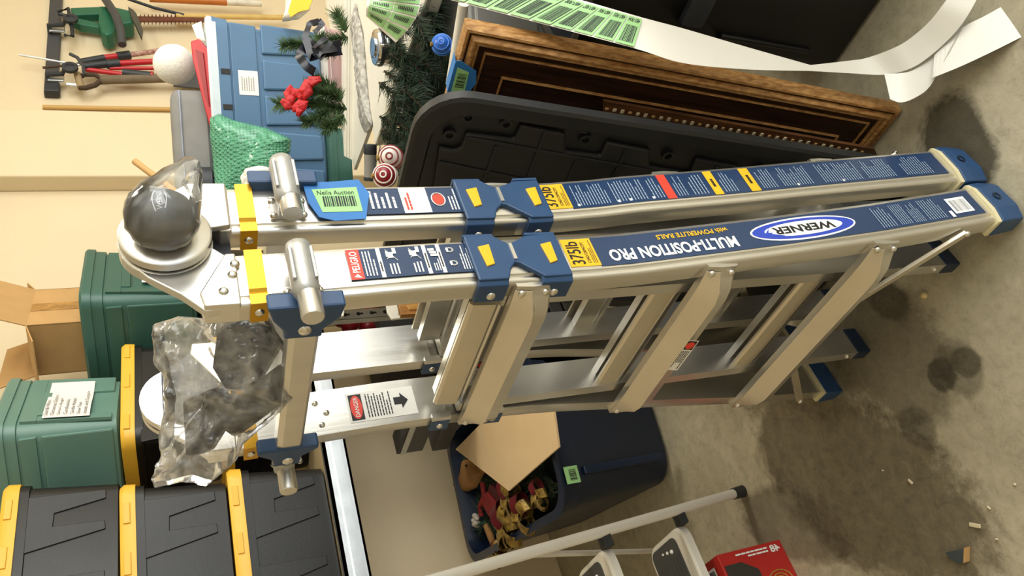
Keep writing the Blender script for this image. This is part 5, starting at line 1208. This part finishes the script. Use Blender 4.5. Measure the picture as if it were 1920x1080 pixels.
pole = thing('tool_pole', 'orange handled pole hanging above the hedge trimmer', 'pole', wy(400, 5))
MB().tube([wy(280, -3, .05), wy(425, 4, .05)], .022, 8).build('orange_grip', mat('orange_plastic', '#c9742c', .4), pole, smooth=50)
MB().tube([wy(425, 4, .05), wy(490, 7, .05)], .020, 8).build('pale_shaft', mat('pale_pole', '#e8e0cf', .4), pole, smooth=50)
MB().tube([wy(240, -2, .04), wy(290, 15, .05), wy(345, 28, .05)], .010, 6).build('dark_cord', M_char, pole, smooth=50)
tag(MB().tube([wy(330, 30, .04), wy(540, 33, .04)], .016, 8).build('broom_stick', mat('yellow_wood', '#dcb96f', .6, var=.1), smooth=50), 'pale yellow broom stick behind the blue tote', 'stick')
tag(MB().tube([PD(252, 302, 2.32), PZ(600, 563, .99)], .010, 8).build('wooden_dowel', M_card, smooth=50), 'short wooden dowel poking up beside the bagged knob', 'dowel')

# ------------------------------------------------------------------ bags and auction tag on the ladder
LM = ROOTM[ladder]
def lw(a, b, z): return LM @ Vector((a, b, z))
M_bag = film('clear_bag', '#e8e9e6', .92, .12, 10); M_bag2 = film('wrinkled_clear_bag', '#fbfaf6', .87, .16, 22)
na = (LM.to_3x3() @ Vector((1, 0, 0)))
kc = lw(LC + .225, HB - .002, HZ + .002)
kb = thing('plastic_bag', 'clear plastic bag twisted over the dark hinge knob', 'bag', kc)
mb = MB(); rings = []
for i in range(17):
    th = math.pi * (i + .3) / 17; rg = []
    for k in range(40):
        ph = 2 * math.pi * k / 40; d = Vector((math.sin(th) * math.cos(ph), math.sin(th) * math.sin(ph), math.cos(th)))
        ax_ = Vector((d.z * .042, d.x * .043, d.y * .041))          # local a, b, z
        ax_.x += .004
        tail = max(0, d.x * .92 - d.y * .38) ** 4
        ax_ += Vector((.01 * tail, .046 * tail, -.026 * tail))
        w = noise.fractal(d * 5, 1, 2, 5) * .003 + abs(noise.noise(Vector((d.x * 6 + d.y * 9, d.z * 5, 3)))) * .006
        p = LM.to_3x3() @ (ax_ * (1 + w * 12)); rg.append(kc + p)
    rings.append(rg)
mb.loft(rings, True).build('bag_film', M_bag, kb, smooth=40)
tl = [lw(LC + .24, HB + .055, HZ + .0), lw(LC + .245, HB + .085, HZ - .02), lw(LC + .25, HB + .10, HZ - .035)]
pillow(MB(), [PP(x, y, kc, -cf) for x, y in ((345, 345), (362, 322), (374, 322), (372, 345), (380, 378), (368, 382))], -cf, .010, .006, 14, 4, 40).build('bag_tail', M_bag, kb, smooth=30)
# large bag on the left hinge, with dark packing pieces in it
ob2 = lw(-.10, -.035, 1.33); nb2 = -cf
lb_ = thing('plastic_bag', 'large crumpled clear plastic bag hanging over the left hinge', 'bag', ob2)
outl = [(300, 606), (345, 592), (386, 596), (400, 580), (442, 576), (478, 578), (505, 592), (532, 640), (552, 676), (578, 686), (588, 705), (570, 735), (545, 755), (510, 790), (455, 835), (440, 870), (392, 908), (352, 898), (303, 910), (302, 890), (324, 875), (318, 820), (322, 740), (312, 690), (302, 660)]
pillow(MB(), [PP(x, y, ob2, nb2) for x, y in outl], nb2, .052, .016, 64, 7, 26, .5).build('bag_film', M_bag2, lb_, smooth=30)
def inbag(pts, off, th, m, name, lab):
    o_ = ob2 + nb2 * off; p = [PP(x, y, o_, nb2) for x, y in pts]; t = thing('packing_piece', lab, 'plastic piece', p[0])
    MB().prism(p, -nb2 * th).build(name, m, t, bevel=.005); return t
M_dgrey = mat('dark_grey_moulding', '#26272a', .4, var=.1)
inbag([(340, 752), (346, 858), (388, 850), (416, 806), (438, 822), (552, 738), (548, 688), (524, 682), (432, 752), (396, 728)], .025, .03, M_dgrey, 'moulded_block', 'angular dark grey moulded piece low inside the large bag')
inbag([(405, 622), (440, 600), (500, 612), (520, 650), (470, 735), (420, 730), (396, 690)], .012, .03, mat('slate_moulding', '#2e3238', .4, var=.1), 'moulded_block', 'slate grey moulded piece high inside the large bag')
# auction tape on the far rail
at = thing('auction_tag', 'blue tape with green auction barcode tag on the far rail', 'tape', lw(LC + .187, .16, 1.15))
fz = lambda x, y, e=.0: LM @ rp(1, 1, 1.118 + y, .0042 + e, .004 + x)
tpo_ = [fz(.028, .002), (fz(.006, .008)), fz(.004, .050), fz(.012, .070), fz(.040, .080), fz(.078, .082), fz(.080, .040), fz(.084, .004), fz(.055, -.006)]
tp3 = MB().prism(tpo_, na * .0012).build('tape', M_tapeb, at)
tgp = [fz(.020, .010, .0014), fz(.020, .064, .0014), fz(.064, .072, .0014), fz(.068, .010, .0014)]
tg3 = MB().prism(tgp, na * .0004).build('green_tag', M_gtag, at)
mb = MB()
rnd = random.Random(3); y_ = .016
while y_ < .058: w_ = rnd.choice((.0010, .0016, .0024)); quad(mb, lambda a, b: fz(a, b, .0024), .030, y_, .050, y_ + w_); y_ += w_ + .0012
put_text(mb, 'Nellis Auction', lambda x, y: fz(.053 + y, .066 - x, .0024), .050, .008); mb.build('tag_print', M_ink, tg3)
